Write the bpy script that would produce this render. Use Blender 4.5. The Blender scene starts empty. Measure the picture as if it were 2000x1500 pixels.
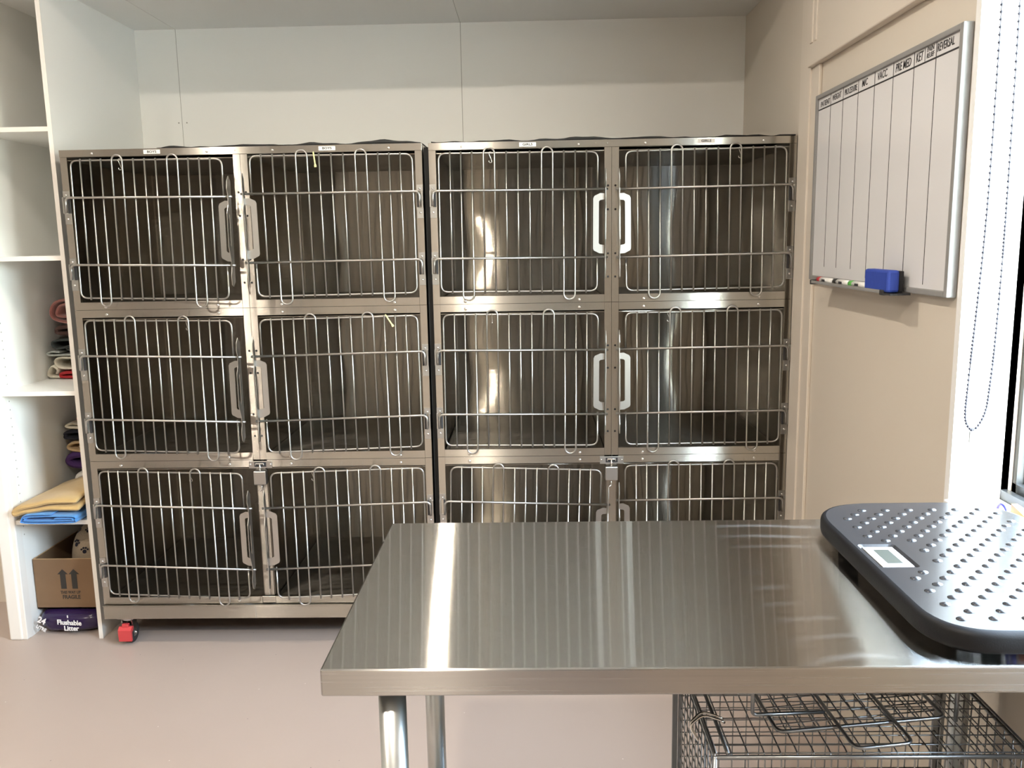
import bpy, bmesh, math, random
from mathutils import Vector, Matrix, noise
random.seed(7)
R = math.radians
SC = bpy.context.scene
COL = SC.collection

# ------------------------------------------------------------------ materials
MATS = {}

def new_mat(name):
    m = bpy.data.materials.new(name); m.use_nodes = True
    nt = m.node_tree
    return m, nt, nt.nodes, nt.links, nt.nodes['Principled BSDF']

def plain(name, col, rough=0.5, metal=0.0, bump=0.0, bscale=200.0, var=0.0, vscale=4.0, spec=0.5, sheen=0.0):
    m, nt, N, L, b = new_mat(name)
    b.inputs['Base Color'].default_value = (*col, 1); b.inputs['Roughness'].default_value = rough
    b.inputs['Metallic'].default_value = metal
    b.inputs['Specular IOR Level'].default_value = spec
    if sheen: b.inputs['Sheen Weight'].default_value = sheen
    tc = N.new('ShaderNodeTexCoord')
    if var:
        n = N.new('ShaderNodeTexNoise'); n.inputs['Scale'].default_value = vscale; n.inputs['Detail'].default_value = 4
        L.new(tc.outputs['Object'], n.inputs['Vector'])
        mx = N.new('ShaderNodeMix'); mx.data_type = 'RGBA'
        mx.inputs[6].default_value = (*[c * (1 - var) for c in col], 1); mx.inputs[7].default_value = (*[min(1, c * (1 + var)) for c in col], 1)
        L.new(n.outputs['Fac'], mx.inputs[0]); L.new(mx.outputs[2], b.inputs['Base Color'])
    if bump:
        n2 = N.new('ShaderNodeTexNoise'); n2.inputs['Scale'].default_value = bscale; n2.inputs['Detail'].default_value = 3
        L.new(tc.outputs['Object'], n2.inputs['Vector'])
        bp = N.new('ShaderNodeBump'); bp.inputs['Strength'].default_value = bump; bp.inputs['Distance'].default_value = 0.002
        L.new(n2.outputs['Fac'], bp.inputs['Height']); L.new(bp.outputs[0], b.inputs['Normal'])
    MATS[name] = m
    return m

def steel(name, col, rough, spread, T, stretch, streak=0.05, warp=0.0):
    """brushed stainless: highlights smear along T; stretch = noise scale per axis for the brushing grain"""
    m, nt, N, L, b = new_mat(name)
    b.inputs['Metallic'].default_value = 1; b.inputs['Anisotropic'].default_value = 1.0
    cx = N.new('ShaderNodeCombineXYZ')
    for i in range(3): cx.inputs[i].default_value = T[i]
    L.new(cx.outputs[0], b.inputs['Tangent'])
    tc = N.new('ShaderNodeTexCoord'); mp = N.new('ShaderNodeMapping')
    mp.inputs['Scale'].default_value = stretch
    L.new(tc.outputs['Object'], mp.inputs['Vector'])
    n = N.new('ShaderNodeTexNoise'); n.inputs['Scale'].default_value = 1; n.inputs['Detail'].default_value = 3
    L.new(mp.outputs[0], n.inputs['Vector'])
    mx = N.new('ShaderNodeMix'); mx.data_type = 'RGBA'
    mx.inputs[6].default_value = (*[c * (1 - streak) for c in col], 1); mx.inputs[7].default_value = (*[min(1, c * (1 + streak)) for c in col], 1)
    L.new(n.outputs['Fac'], mx.inputs[0]); L.new(mx.outputs[2], b.inputs['Base Color'])
    mr = N.new('ShaderNodeMapRange'); mr.inputs[3].default_value = rough * 0.85; mr.inputs[4].default_value = rough * 1.15
    L.new(n.outputs['Fac'], mr.inputs[0])
    L.new(mr.outputs[0], b.inputs['Roughness'])
    # microscopic brushing grooves tilt the normal along T only
    g = N.new('ShaderNodeNewGeometry'); nin = g.outputs['Normal']
    if warp:
        n3 = N.new('ShaderNodeTexNoise'); n3.inputs['Scale'].default_value = 4.0; n3.inputs['Detail'].default_value = 0
        L.new(tc.outputs['Object'], n3.inputs['Vector'])
        bp = N.new('ShaderNodeBump'); bp.inputs['Strength'].default_value = 1; bp.inputs['Distance'].default_value = warp
        L.new(n3.outputs['Fac'], bp.inputs['Height']); nin = bp.outputs[0]
    wn = N.new('ShaderNodeTexWhiteNoise'); wn.noise_dimensions = '3D'
    L.new(g.outputs['Position'], wn.inputs['Vector'])
    sp = N.new('ShaderNodeSeparateColor'); L.new(wn.outputs['Color'], sp.inputs[0])
    ad = N.new('ShaderNodeMath'); ad.operation = 'ADD'; L.new(sp.outputs[0], ad.inputs[0]); L.new(sp.outputs[1], ad.inputs[1])
    sb = N.new('ShaderNodeMath'); sb.operation = 'SUBTRACT'; sb.inputs[1].default_value = 1.0; L.new(ad.outputs[0], sb.inputs[0])
    sc_ = N.new('ShaderNodeVectorMath'); sc_.operation = 'SCALE'; sc_.inputs[0].default_value = [t * spread for t in T]
    L.new(sb.outputs[0], sc_.inputs['Scale'])
    va = N.new('ShaderNodeVectorMath'); va.operation = 'ADD'; L.new(nin, va.inputs[0]); L.new(sc_.outputs[0], va.inputs[1])
    nm = N.new('ShaderNodeVectorMath'); nm.operation = 'NORMALIZE'; L.new(va.outputs[0], nm.inputs[0])
    L.new(nm.outputs[0], b.inputs['Normal'])
    MATS[name] = m
    return m

SCOL = (0.56, 0.54, 0.50)
steel('bench_steel', (0.58, 0.57, 0.55), 0.085, 0.80, (0, 1, 0), (3, 500, 3), 0.05)
def smear(name):
    m = MATS[name]; nt = m.node_tree; N, L = nt.nodes, nt.links; b = N['Principled BSDF']
    tc = N.new('ShaderNodeTexCoord'); nz = N.new('ShaderNodeTexNoise'); nz.inputs['Scale'].default_value = 5; nz.inputs['Detail'].default_value = 2
    mp = N.new('ShaderNodeMapping'); mp.inputs['Location'].default_value = (-0.13, 0.46, 0)
    L.new(tc.outputs['Object'], mp.inputs['Vector']); L.new(tc.outputs['Object'], nz.inputs['Vector'])
    w = N.new('ShaderNodeTexWave'); w.wave_type = 'RINGS'; w.rings_direction = 'Z'; w.inputs['Scale'].default_value = 5.5; w.inputs['Distortion'].default_value = 2.2; w.inputs['Detail'].default_value = 3; w.inputs['Detail Scale'].default_value = 0.8
    L.new(mp.outputs[0], w.inputs['Vector'])
    p = N.new('ShaderNodeMath'); p.operation = 'POWER'; p.inputs[1].default_value = 7; L.new(w.outputs['Fac'], p.inputs[0])
    r = N.new('ShaderNodeMapRange'); r.inputs[1].default_value = 0.42; r.inputs[2].default_value = 0.7; L.new(nz.outputs['Fac'], r.inputs[0])
    sx = N.new('ShaderNodeSeparateXYZ'); L.new(tc.outputs['Object'], sx.inputs[0])
    r2 = N.new('ShaderNodeMapRange'); r2.inputs[1].default_value = 0.02; r2.inputs[2].default_value = 0.16; L.new(sx.outputs[0], r2.inputs[0])
    m1 = N.new('ShaderNodeMath'); m1.operation = 'MULTIPLY'; L.new(p.outputs[0], m1.inputs[0]); L.new(r.outputs[0], m1.inputs[1])
    m2 = N.new('ShaderNodeMath'); m2.operation = 'MULTIPLY'; L.new(m1.outputs[0], m2.inputs[0]); L.new(r2.outputs[0], m2.inputs[1])
    inv = N.new('ShaderNodeMath'); inv.operation = 'MULTIPLY_ADD'; inv.inputs[1].default_value = -0.18; inv.inputs[2].default_value = 1.0
    L.new(m2.outputs[0], inv.inputs[0]); L.new(inv.outputs[0], b.inputs['Metallic'])
smear('bench_steel')
steel('bench_edge_steel', (0.42, 0.415, 0.405), 0.26, 0.15, (0, 0, 1), (4, 40, 400), 0.10)
steel('rail_steel', (0.50, 0.48, 0.44), 0.24, 0.5, (0, 0, 1), (5, 400, 400), 0.08, 0.0006)
steel('post_steel', (0.50, 0.48, 0.44), 0.22, 0.4, (0, 0, 1), (400, 400, 4), 0.03)
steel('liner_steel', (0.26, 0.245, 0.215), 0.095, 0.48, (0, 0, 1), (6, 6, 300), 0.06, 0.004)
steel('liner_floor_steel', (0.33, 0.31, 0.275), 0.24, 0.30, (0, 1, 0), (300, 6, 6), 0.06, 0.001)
plain('handle_steel', (0.50, 0.50, 0.49), 0.32, 1.0)
plain('wire_steel', (0.46, 0.455, 0.44), 0.30, 1.0)
plain('bolt_steel', (0.75, 0.74, 0.72), 0.2, 1.0)
plain('galvanised', (0.50, 0.53, 0.54), 0.34, 1.0, var=0.08, vscale=20)
plain('crate_wire', (0.28, 0.29, 0.30), 0.36, 1.0)
plain('crate_frame', (0.22, 0.23, 0.24), 0.40, 1.0)
plain('black_hole', (0.01, 0.01, 0.01), 0.8)
plain('melamine', (0.86, 0.865, 0.84), 0.42, bump=0.02, bscale=60)
plain('melamine_edge', (0.83, 0.815, 0.78), 0.45)
plain('wall_panel', (0.90, 0.90, 0.87), 0.45)
plain('ceiling_panel', (0.87, 0.865, 0.845), 0.55)
plain('cream_paint', (0.66, 0.60, 0.52), 0.5, bump=0.03, bscale=300)
plain('cream_trim', (0.70, 0.635, 0.555), 0.4)
plain('reveal_white', (0.86, 0.86, 0.86), 0.45)
plain('joint_dark', (0.35, 0.34, 0.31), 0.8)
plain('black_frame', (0.02, 0.022, 0.024), 0.35)
plain('grey_frame', (0.25, 0.27, 0.29), 0.3, 0.6)
plain('board_white', (0.71, 0.71, 0.73), 0.2, spec=0.3)
plain('board_frame', (0.27, 0.268, 0.265), 0.5, 0.0)
plain('ink', (0.03, 0.03, 0.035), 0.6)
plain('marker_white', (0.86, 0.86, 0.84), 0.35)
plain('marker_red', (0.45, 0.04, 0.05), 0.35)
plain('marker_black', (0.02, 0.02, 0.02), 0.35)
plain('marker_green', (0.10, 0.38, 0.08), 0.35)
plain('eraser_blue', (0.025, 0.06, 0.36), 0.6, var=0.15, vscale=60)
plain('felt_black', (0.015, 0.015, 0.018), 0.9)
plain('dark_plastic', (0.03, 0.03, 0.033), 0.45)
plain('scale_top', (0.022, 0.022, 0.024), 0.22, bump=0.035, bscale=700)
plain('scale_body', (0.008, 0.008, 0.009), 0.5, spec=0.2, bump=0.1, bscale=500)
plain('display_white', (0.82, 0.82, 0.82), 0.3)
plain('display_lcd', (0.045, 0.05, 0.04), 0.4)
plain('cardboard', (0.185, 0.112, 0.06), 0.85, var=0.08, vscale=12)
plain('cardboard_edge', (0.50, 0.33, 0.18), 0.9)
plain('print_black', (0.03, 0.028, 0.025), 0.8)
plain('bag_purple', (0.022, 0.010, 0.055), 0.22, bump=0.5, bscale=25)
plain('bag_print', (0.85, 0.84, 0.86), 0.4)
plain('towel_yellow', (0.52, 0.345, 0.135), 0.95, bump=0.9, bscale=420, var=0.10, vscale=30, sheen=0.3)
plain('towel_blue', (0.06, 0.26, 0.62), 0.95, bump=0.9, bscale=420, var=0.12, vscale=40, sheen=0.3)
plain('fleece_pink', (0.33, 0.12, 0.10), 0.95, bump=0.8, bscale=300, var=0.12, vscale=30, sheen=0.3)
plain('fleece_brown', (0.07, 0.035, 0.03), 0.95, bump=0.8, bscale=300)
plain('blanket_dark', (0.055, 0.065, 0.065), 0.95, bump=0.8, bscale=300, var=0.2, vscale=40)
plain('blanket_grey', (0.42, 0.44, 0.42), 0.95, bump=0.8, bscale=300, var=0.1, vscale=40)
plain('towel_cream', (0.62, 0.58, 0.49), 0.95, bump=0.9, bscale=400, var=0.08, vscale=40)
plain('towel_red', (0.38, 0.02, 0.025), 0.95, bump=0.9, bscale=400)
plain('towel_navy', (0.012, 0.012, 0.022), 0.95, bump=0.8, bscale=300)
plain('towel_tan', (0.50, 0.36, 0.21), 0.95, bump=0.9, bscale=350, var=0.1, vscale=30)
plain('towel_purple', (0.055, 0.02, 0.11), 0.95, bump=0.9, bscale=350)
plain('cloth_white', (0.74, 0.71, 0.68), 0.95, bump=0.7, bscale=250)
plain('cloth_pink', (0.60, 0.24, 0.24), 0.95, bump=0.7, bscale=250)
plain('paw_fleece', (0.33, 0.26, 0.185), 0.97, bump=1.0, bscale=250, var=0.06, vscale=30)
plain('caster_red', (0.55, 0.055, 0.06), 0.4)
plain('rubber', (0.03, 0.03, 0.03), 0.7)
plain('black_sheet', (0.012, 0.012, 0.012), 0.75)
plain('chain_navy', (0.012, 0.012, 0.022), 0.5)
plain('clear_clip', (0.55, 0.58, 0.60), 0.2)
plain('tag_yellow', (0.72, 0.68, 0.33), 0.5)
plain('label_white', (0.80, 0.79, 0.76), 0.5)
plain('packet_pink', (0.80, 0.66, 0.62), 0.6)
plain('packet_orange', (0.85, 0.30, 0.08), 0.5)
plain('packet_blue', (0.05, 0.05, 0.55), 0.35)
plain('ground_outside', (0.24, 0.235, 0.22), 0.9)

# speckled vinyl floor
def make_floor_mat():
    m, nt, N, L, b = new_mat('vinyl_floor')
    tc = N.new('ShaderNodeTexCoord')
    n = N.new('ShaderNodeTexNoise'); n.inputs['Scale'].default_value = 2.5; n.inputs['Detail'].default_value = 5
    L.new(tc.outputs['Object'], n.inputs['Vector'])
    mx = N.new('ShaderNodeMix'); mx.data_type = 'RGBA'
    mx.inputs[6].default_value = (0.45, 0.372, 0.330, 1); mx.inputs[7].default_value = (0.50, 0.418, 0.375, 1)
    L.new(n.outputs['Fac'], mx.inputs[0])
    v = N.new('ShaderNodeTexVoronoi'); v.inputs['Scale'].default_value = 28; v.inputs['Randomness'].default_value = 1
    L.new(tc.outputs['Object'], v.inputs['Vector'])
    lt = N.new('ShaderNodeMath'); lt.operation = 'LESS_THAN'; lt.inputs[1].default_value = 0.05
    L.new(v.outputs['Distance'], lt.inputs[0])
    rnd = N.new('ShaderNodeSeparateColor'); L.new(v.outputs['Color'], rnd.inputs[0])
    cr = N.new('ShaderNodeMix'); cr.data_type = 'RGBA'
    cr.inputs[6].default_value = (0.25, 0.20, 0.19, 1); cr.inputs[7].default_value = (0.75, 0.70, 0.66, 1)
    gt = N.new('ShaderNodeMath'); gt.operation = 'GREATER_THAN'; gt.inputs[1].default_value = 0.5
    L.new(rnd.outputs[0], gt.inputs[0]); L.new(gt.outputs[0], cr.inputs[0])
    gt2 = N.new('ShaderNodeMath'); gt2.operation = 'GREATER_THAN'; gt2.inputs[1].default_value = 0.72
    L.new(rnd.outputs[1], gt2.inputs[0])
    mu = N.new('ShaderNodeMath'); mu.operation = 'MULTIPLY'; L.new(lt.outputs[0], mu.inputs[0]); L.new(gt2.outputs[0], mu.inputs[1])
    mx2 = N.new('ShaderNodeMix'); mx2.data_type = 'RGBA'
    L.new(mu.outputs[0], mx2.inputs[0]); L.new(mx.outputs[2], mx2.inputs[6]); L.new(cr.outputs[2], mx2.inputs[7])
    L.new(mx2.outputs[2], b.inputs['Base Color'])
    b.inputs['Roughness'].default_value = 0.42
    MATS['vinyl_floor'] = m
make_floor_mat()

def make_glass():
    m, nt, N, L, b = new_mat('window_glass')
    N.remove(b)
    out = N['Material Output']
    tr = N.new('ShaderNodeBsdfTransparent'); tr.inputs[0].default_value = (0.93, 0.97, 0.95, 1)
    gl = N.new('ShaderNodeBsdfGlossy'); gl.inputs['Roughness'].default_value = 0.02
    lw = N.new('ShaderNodeLayerWeight'); pw = N.new('ShaderNodeMath'); pw.operation = 'POWER'; pw.inputs[1].default_value = 5
    L.new(lw.outputs['Facing'], pw.inputs[0])
    fr = N.new('ShaderNodeMath'); fr.operation = 'MULTIPLY_ADD'; fr.inputs[1].default_value = 0.6; fr.inputs[2].default_value = 0.04; L.new(pw.outputs[0], fr.inputs[0])
    mx = N.new('ShaderNodeMixShader')
    L.new(fr.outputs[0], mx.inputs[0]); L.new(tr.outputs[0], mx.inputs[1]); L.new(gl.outputs[0], mx.inputs[2]); L.new(mx.outputs[0], out.inputs[0])
    MATS['window_glass'] = m
make_glass()

def make_emit(name, col, s):
    m, nt, N, L, b = new_mat(name)
    b.inputs['Emission Color'].default_value = (*col, 1); b.inputs['Emission Strength'].default_value = s
    MATS[name] = m
make_emit('lamp_lens', (1.0, 0.86, 0.66), 60.0)

# ------------------------------------------------------------------ mesh builder
class MB:
    def __init__(self): self.v = []; self.f = []; self.m = []; self.s = []; self.mats = []
    def mi(self, mat):
        if mat not in self.mats: self.mats.append(mat)
        return self.mats.index(mat)
    def add(self, vs, fs, mat, smooth=False, xf=None):
        o = len(self.v); k = self.mi(mat)
        self.v += [tuple(xf @ Vector(p)) if xf else tuple(p) for p in vs]
        for f in fs:
            self.f.append(tuple(i + o for i in f)); self.m.append(k); self.s.append(smooth)
        return self
    def box(self, x0, x1, y0, y1, z0, z1, mat, bev=0.0, xf=None):
        if bev <= 0:
            vs = [(x, y, z) for x in (x0, x1) for y in (y0, y1) for z in (z0, z1)]
            fs = [(0, 1, 3, 2), (4, 6, 7, 5), (0, 4, 5, 1), (2, 3, 7, 6), (0, 2, 6, 4), (1, 5, 7, 3)]
            return self.add(vs, fs, mat, False, xf)
        bm = bmesh.new(); bmesh.ops.create_cube(bm, size=1)
        for v in bm.verts:
            v.co = ((x0 + x1) / 2 + v.co.x * (x1 - x0), (y0 + y1) / 2 + v.co.y * (y1 - y0), (z0 + z1) / 2 + v.co.z * (z1 - z0))
        bmesh.ops.bevel(bm, geom=bm.edges[:], offset=bev, segments=2, profile=0.5, affect='EDGES')
        self.bm(bm, mat, False, xf); bm.free(); return self
    def bm(self, bm, mat, smooth=False, xf=None):
        bm.verts.ensure_lookup_table(); bm.verts.index_update()
        self.add([v.co.copy() for v in bm.verts], [tuple(v.index for v in f.verts) for f in bm.faces], mat, smooth, xf)
    def tube(self, pts, r, mat, seg=8, closed=False, xf=None, caps=True):
        pts = [Vector(p) for p in pts]; n = len(pts); vs = []; fs = []; up = None
        for i, p in enumerate(pts):
            if closed: t = (pts[(i + 1) % n] - pts[i - 1]).normalized()
            else: t = (pts[min(i + 1, n - 1)] - pts[max(i - 1, 0)]).normalized()
            if up is None:
                a = Vector((0, 0, 1)) if abs(t.z) < 0.9 else Vector((0, 1, 0))
                up = (a - t * a.dot(t)).normalized()
            else:
                up = (up - t * up.dot(t)); up = up.normalized() if up.length > 1e-6 else t.orthogonal().normalized()
            sd = t.cross(up)
            rr = r[i] if isinstance(r, (list, tuple)) else r
            for k in range(seg):
                a = 2 * math.pi * k / seg
                vs.append(p + up * (math.cos(a) * rr) + sd * (math.sin(a) * rr))
        for i in range(n if closed else n - 1):
            j = (i + 1) % n
            for k in range(seg):
                l = (k + 1) % seg
                fs.append((i * seg + k, i * seg + l, j * seg + l, j * seg + k))
        if not closed and caps:
            fs.append(tuple(range(seg))[::-1]); fs.append(tuple((n - 1) * seg + k for k in range(seg)))
        return self.add(vs, fs, mat, True, xf)
    def disc(self, c, nrm, r, h, mat, seg=14, dome=0.0):
        c = Vector(c); nrm = Vector(nrm).normalized(); a = nrm.orthogonal().normalized(); b = nrm.cross(a); vs = []; fs = []
        rings = [(r, 0), (r, h * (0.4 if dome else 1))] + ([(r * 0.75, h * 0.8), (r * 0.35, h)] if dome else [])
        for rr, hh in rings:
            for k in range(seg):
                t = 2 * math.pi * k / seg
                vs.append(c + a * (rr * math.cos(t)) + b * (rr * math.sin(t)) + nrm * hh)
        for i in range(len(rings) - 1):
            for k in range(seg):
                l = (k + 1) % seg; fs.append((i * seg + k, i * seg + l, (i + 1) * seg + l, (i + 1) * seg + k))
        fs.append(tuple((len(rings) - 1) * seg + k for k in range(seg))); fs.append(tuple(range(seg))[::-1])
        return self.add(vs, fs, mat, bool(dome))
    def prism(self, poly, o, ax, ay, nrm, d, mat, smooth=False):
        """2D polygon placed at o with axes ax, ay, extruded by d along nrm"""
        o, ax, ay, nrm = Vector(o), Vector(ax), Vector(ay), Vector(nrm); n = len(poly)
        vs = [o + ax * x + ay * y for x, y in poly] + [o + ax * x + ay * y + nrm * d for x, y in poly]
        fs = [tuple(range(n))[::-1], tuple(range(n, 2 * n))] + [(i, (i + 1) % n, (i + 1) % n + n, i + n) for i in range(n)]
        return self.add(vs, fs, mat, smooth)
    def ellipsoid(self, c, r, mat, u=10, w=6, xf=None, half=False):
        vs = []; fs = []
        hi = math.pi / 2 if half else math.pi
        for i in range(w + 1):
            t = hi * i / w
            for k in range(u):
                a = 2 * math.pi * k / u
                vs.append((c[0] + r[0] * math.sin(t) * math.cos(a), c[1] + r[1] * math.sin(t) * math.sin(a), c[2] + r[2] * math.cos(t)))
        for i in range(w):
            for k in range(u):
                l = (k + 1) % u; fs.append((i * u + k, (i + 1) * u + k, (i + 1) * u + l, i * u + l))
        return self.add(vs, fs, mat, True, xf)
    def text(self, body, size, o, ax, ay, nrm, mat, d=0.0006, align='CENTER', sx=1.0, bold=0.0, shear=0.0):
        cu = bpy.data.curves.new('lettering_curve', 'FONT'); cu.body = body; cu.size = size; cu.align_x = align; cu.align_y = 'CENTER'
        cu.offset = bold; cu.shear = shear; cu.resolution_u = 3; cu.extrude = d / 2
        ob = bpy.data.objects.new('lettering_curve', cu)
        me = bpy.data.meshes.new_from_object(ob)
        o, ax, ay, nrm = Vector(o), Vector(ax), Vector(ay), Vector(nrm)
        vs = [o + ax * (v.co.x * sx) + ay * v.co.y + nrm * v.co.z for v in me.vertices]
        self.add(vs, [tuple(p.vertices) for p in me.polygons], mat)
        bpy.data.objects.remove(ob); bpy.data.curves.remove(cu); bpy.data.meshes.remove(me)
        return self
    def mesh(self, name, fix=True):
        me = bpy.data.meshes.new(name)
        me.from_pydata([tuple(v) for v in self.v], [], self.f)
        for mt in self.mats: me.materials.append(MATS[mt])
        me.polygons.foreach_set('material_index', self.m); me.polygons.foreach_set('use_smooth', self.s)
        me.update()
        if fix:
            b = bmesh.new(); b.from_mesh(me); bmesh.ops.recalc_face_normals(b, faces=b.faces[:]); b.to_mesh(me); b.free()
        return me
    def build(self, name, parent=None, loc=(0, 0, 0), rot=(0, 0, 0)):
        return link(name, self.mesh(name), parent, loc, rot)

def link(name, me, parent=None, loc=(0, 0, 0), rot=(0, 0, 0)):
    o = bpy.data.objects.new(name, me); COL.objects.link(o)
    o.location = loc; o.rotation_euler = rot
    if parent: o.parent = parent
    return o

def tag(o, label=None, cat=None, group=None, kind=None):
    if label: o['label'] = label
    if cat: o['category'] = cat
    if group: o['group'] = group
    if kind: o['kind'] = kind
    return o

def empty(name, loc, label, cat, group=None, rot=(0, 0, 0)):
    o = bpy.data.objects.new(name, None); o.empty_display_size = 0.05; COL.objects.link(o)
    o.location = loc; o.rotation_euler = rot
    return tag(o, label, cat, group)

def struct(mb, name, label=None, parent=None):
    o = mb.build(name, parent); o['kind'] = 'structure'
    if label: o['label'] = label
    return o

def rounded(pts, r, n=5):
    """polyline with rounded corners"""
    P = [Vector(p) for p in pts]; out = [P[0]]
    for i in range(1, len(P) - 1):
        a, b, c = P[i - 1], P[i], P[i + 1]
        u = (a - b); w = (c - b); rr = min(r, u.length * 0.49, w.length * 0.49)
        p0 = b + u.normalized() * rr; p1 = b + w.normalized() * rr
        for k in range(n + 1):
            t = k / n
            out.append(p0 * (1 - t) ** 2 + b * (2 * t * (1 - t)) + p1 * t ** 2)
    out.append(P[-1]); return out

def catmull(pts, per=6, closed=False):
    P = [Vector(p) for p in pts]; n = len(P); out = []
    for i in range(n if closed else n - 1):
        if closed: a, b, c, d = P[i - 1], P[i], P[(i + 1) % n], P[(i + 2) % n]
        else: a, b, c, d = P[max(i - 1, 0)], P[i], P[i + 1], P[min(i + 2, n - 1)]
        for k in range(per):
            t = k / per
            out.append(0.5 * ((2 * b) + (c - a) * t + (2 * a - 5 * b + 4 * c - d) * t * t + (3 * b - a - 3 * c + d) * t ** 3))
    if not closed: out.append(P[-1])
    return out

# ------------------------------------------------------------------ the room
XR = 2.463          # right wall face
YB = 0.765          # back of the recess
ZC = 2.329          # recess ceiling
XL = -0.0456        # right face of the shelving side panel
CEIL = 2.60
YREAR = -5.0
XLEFT = -2.4

mb = MB(); mb.box(XLEFT - .1, XR + .2, YREAR - .1, YB + .1, -0.05, 0, 'vinyl_floor')
struct(mb, 'floor', 'pinkish beige speckled vinyl floor')

mb = MB()     # back wall: three sheets with open joints over a backing
for a, b in ((-0.45, 0.124), (0.1262, 1.3005), (1.3027, XR)):
    mb.box(a, b, YB, YB + .02, 0, ZC + .02, 'wall_panel')
mb.box(-0.45, XR, YB + .0015, YB + .08, 0, ZC + .02, 'joint_dark')
for z, dx in ((1.957, -0.014), (1.957, 0.02), (1.75, 0.02)):
    mb.disc((0.125 + dx, YB, z), (0, -1, 0), 0.003, 0.0006, 'joint_dark', 8)
struct(mb, 'wall_back', 'white panelled wall behind the cages with fine vertical joints')

mb = MB()     # recess ceiling sheets plus the bulkhead and the main ceiling
for a, b in ((-0.42, 0.124), (0.126, 1.301), (1.303, XR)):
    mb.box(a, b, -0.04, YB, ZC, ZC + .015, 'ceiling_panel')
mb.box(-0.42, XR, -0.04, YB + .08, ZC + .004, ZC + .05, 'ceiling_panel')
mb.box(XLEFT - .1, XR + .2, -0.06, -0.04, ZC, CEIL + .05, 'ceiling_panel')
mb.box(XLEFT - .1, XR + .2, YREAR - .1, -0.06, CEIL, CEIL + .05, 'ceiling_panel')
mb.box(XLEFT - .1, -0.42, -0.06, 0.6, CEIL, CEIL + .05, 'ceiling_panel')
struct(mb, 'ceiling', 'pale grey panelled ceiling over the cage recess')

# right wall with the window opening
WY0, WY1, WZ0, WZ1 = -1.15, -2.35, 0.885, 2.15
WT = 0.17
mb = MB()
mb.box(XR, XR + WT, WY0, YB + .08, 0, CEIL, 'cream_paint')
mb.box(XR, XR + WT, YREAR, WY1, 0, CEIL, 'cream_paint')
mb.box(XR, XR + WT, WY1, WY0, 0, WZ0 - .02, 'cream_paint')
mb.box(XR, XR + WT, WY1, WY0, WZ1 + .02, CEIL, 'cream_paint')
struct(mb, 'wall_right', 'cream painted wall carrying the whiteboard')

mb = MB(); mb.box(XLEFT - .1, XR + .2, YREAR - .1, YREAR, 0, CEIL, 'cream_paint')
struct(mb, 'wall_rear')
mb = MB(); mb.box(1.30, 2.05, YREAR, YREAR + .04, 0, 2.05, 'grey_frame', .004); mb.tube([(1.95, YREAR + .04, 1.0), (1.95, YREAR + .09, 1.0), (1.85, YREAR + .09, 1.0)], .008, 'handle_steel', 10)  # dark panel added out of view to darken reflections in the bench edge
struct(mb, 'added_dark_panel_1', 'added dark grey panel with a handle on the unseen rear wall')
mb = MB(); mb.box(-2.3, -0.5, YREAR, YREAR + .03, 0, 2.1, 'black_frame', .004)  # unseen black slab, added so the left cages reflect something dark
struct(mb, 'added_dark_panel_2', 'added black panel on the unseen rear wall')
mb = MB(); mb.box(XLEFT - .1, XLEFT, YREAR, 0.45, 0, CEIL, 'cream_paint')
mb.box(XLEFT, -0.40, 0.40, 0.45, 0, CEIL, 'cream_paint')
struct(mb, 'wall_left', 'cream wall at the far left beside the shelving')

# trims on the right wall
mb = MB()
mb.box(2.450, XR, -0.135, -0.035, 0, CEIL, 'cream_trim', 0.003)
mb.box(2.455, XR, -0.165, -0.135, 0, 1.955, 'cream_trim', 0.003)
mb.box(2.452, XR, -0.215, -0.165, 0, 1.955, 'cream_trim', 0.003)
struct(mb, 'trim_1', 'vertical cream cover strip beside the right cage bank')
mb = MB()
mb.box(2.438, XR, -1.30, -0.14, 1.955, CEIL, 'cream_trim', 0.004)
mb.box(2.434, XR, -0.19, -0.165, 2.02, CEIL, 'cream_trim', 0.003)
mb.box(2.434, XR, -0.225, -0.205, 2.02, CEIL, 'cream_trim', 0.003)
struct(mb, 'trim_2', 'projecting cream board above the whiteboard')

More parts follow.
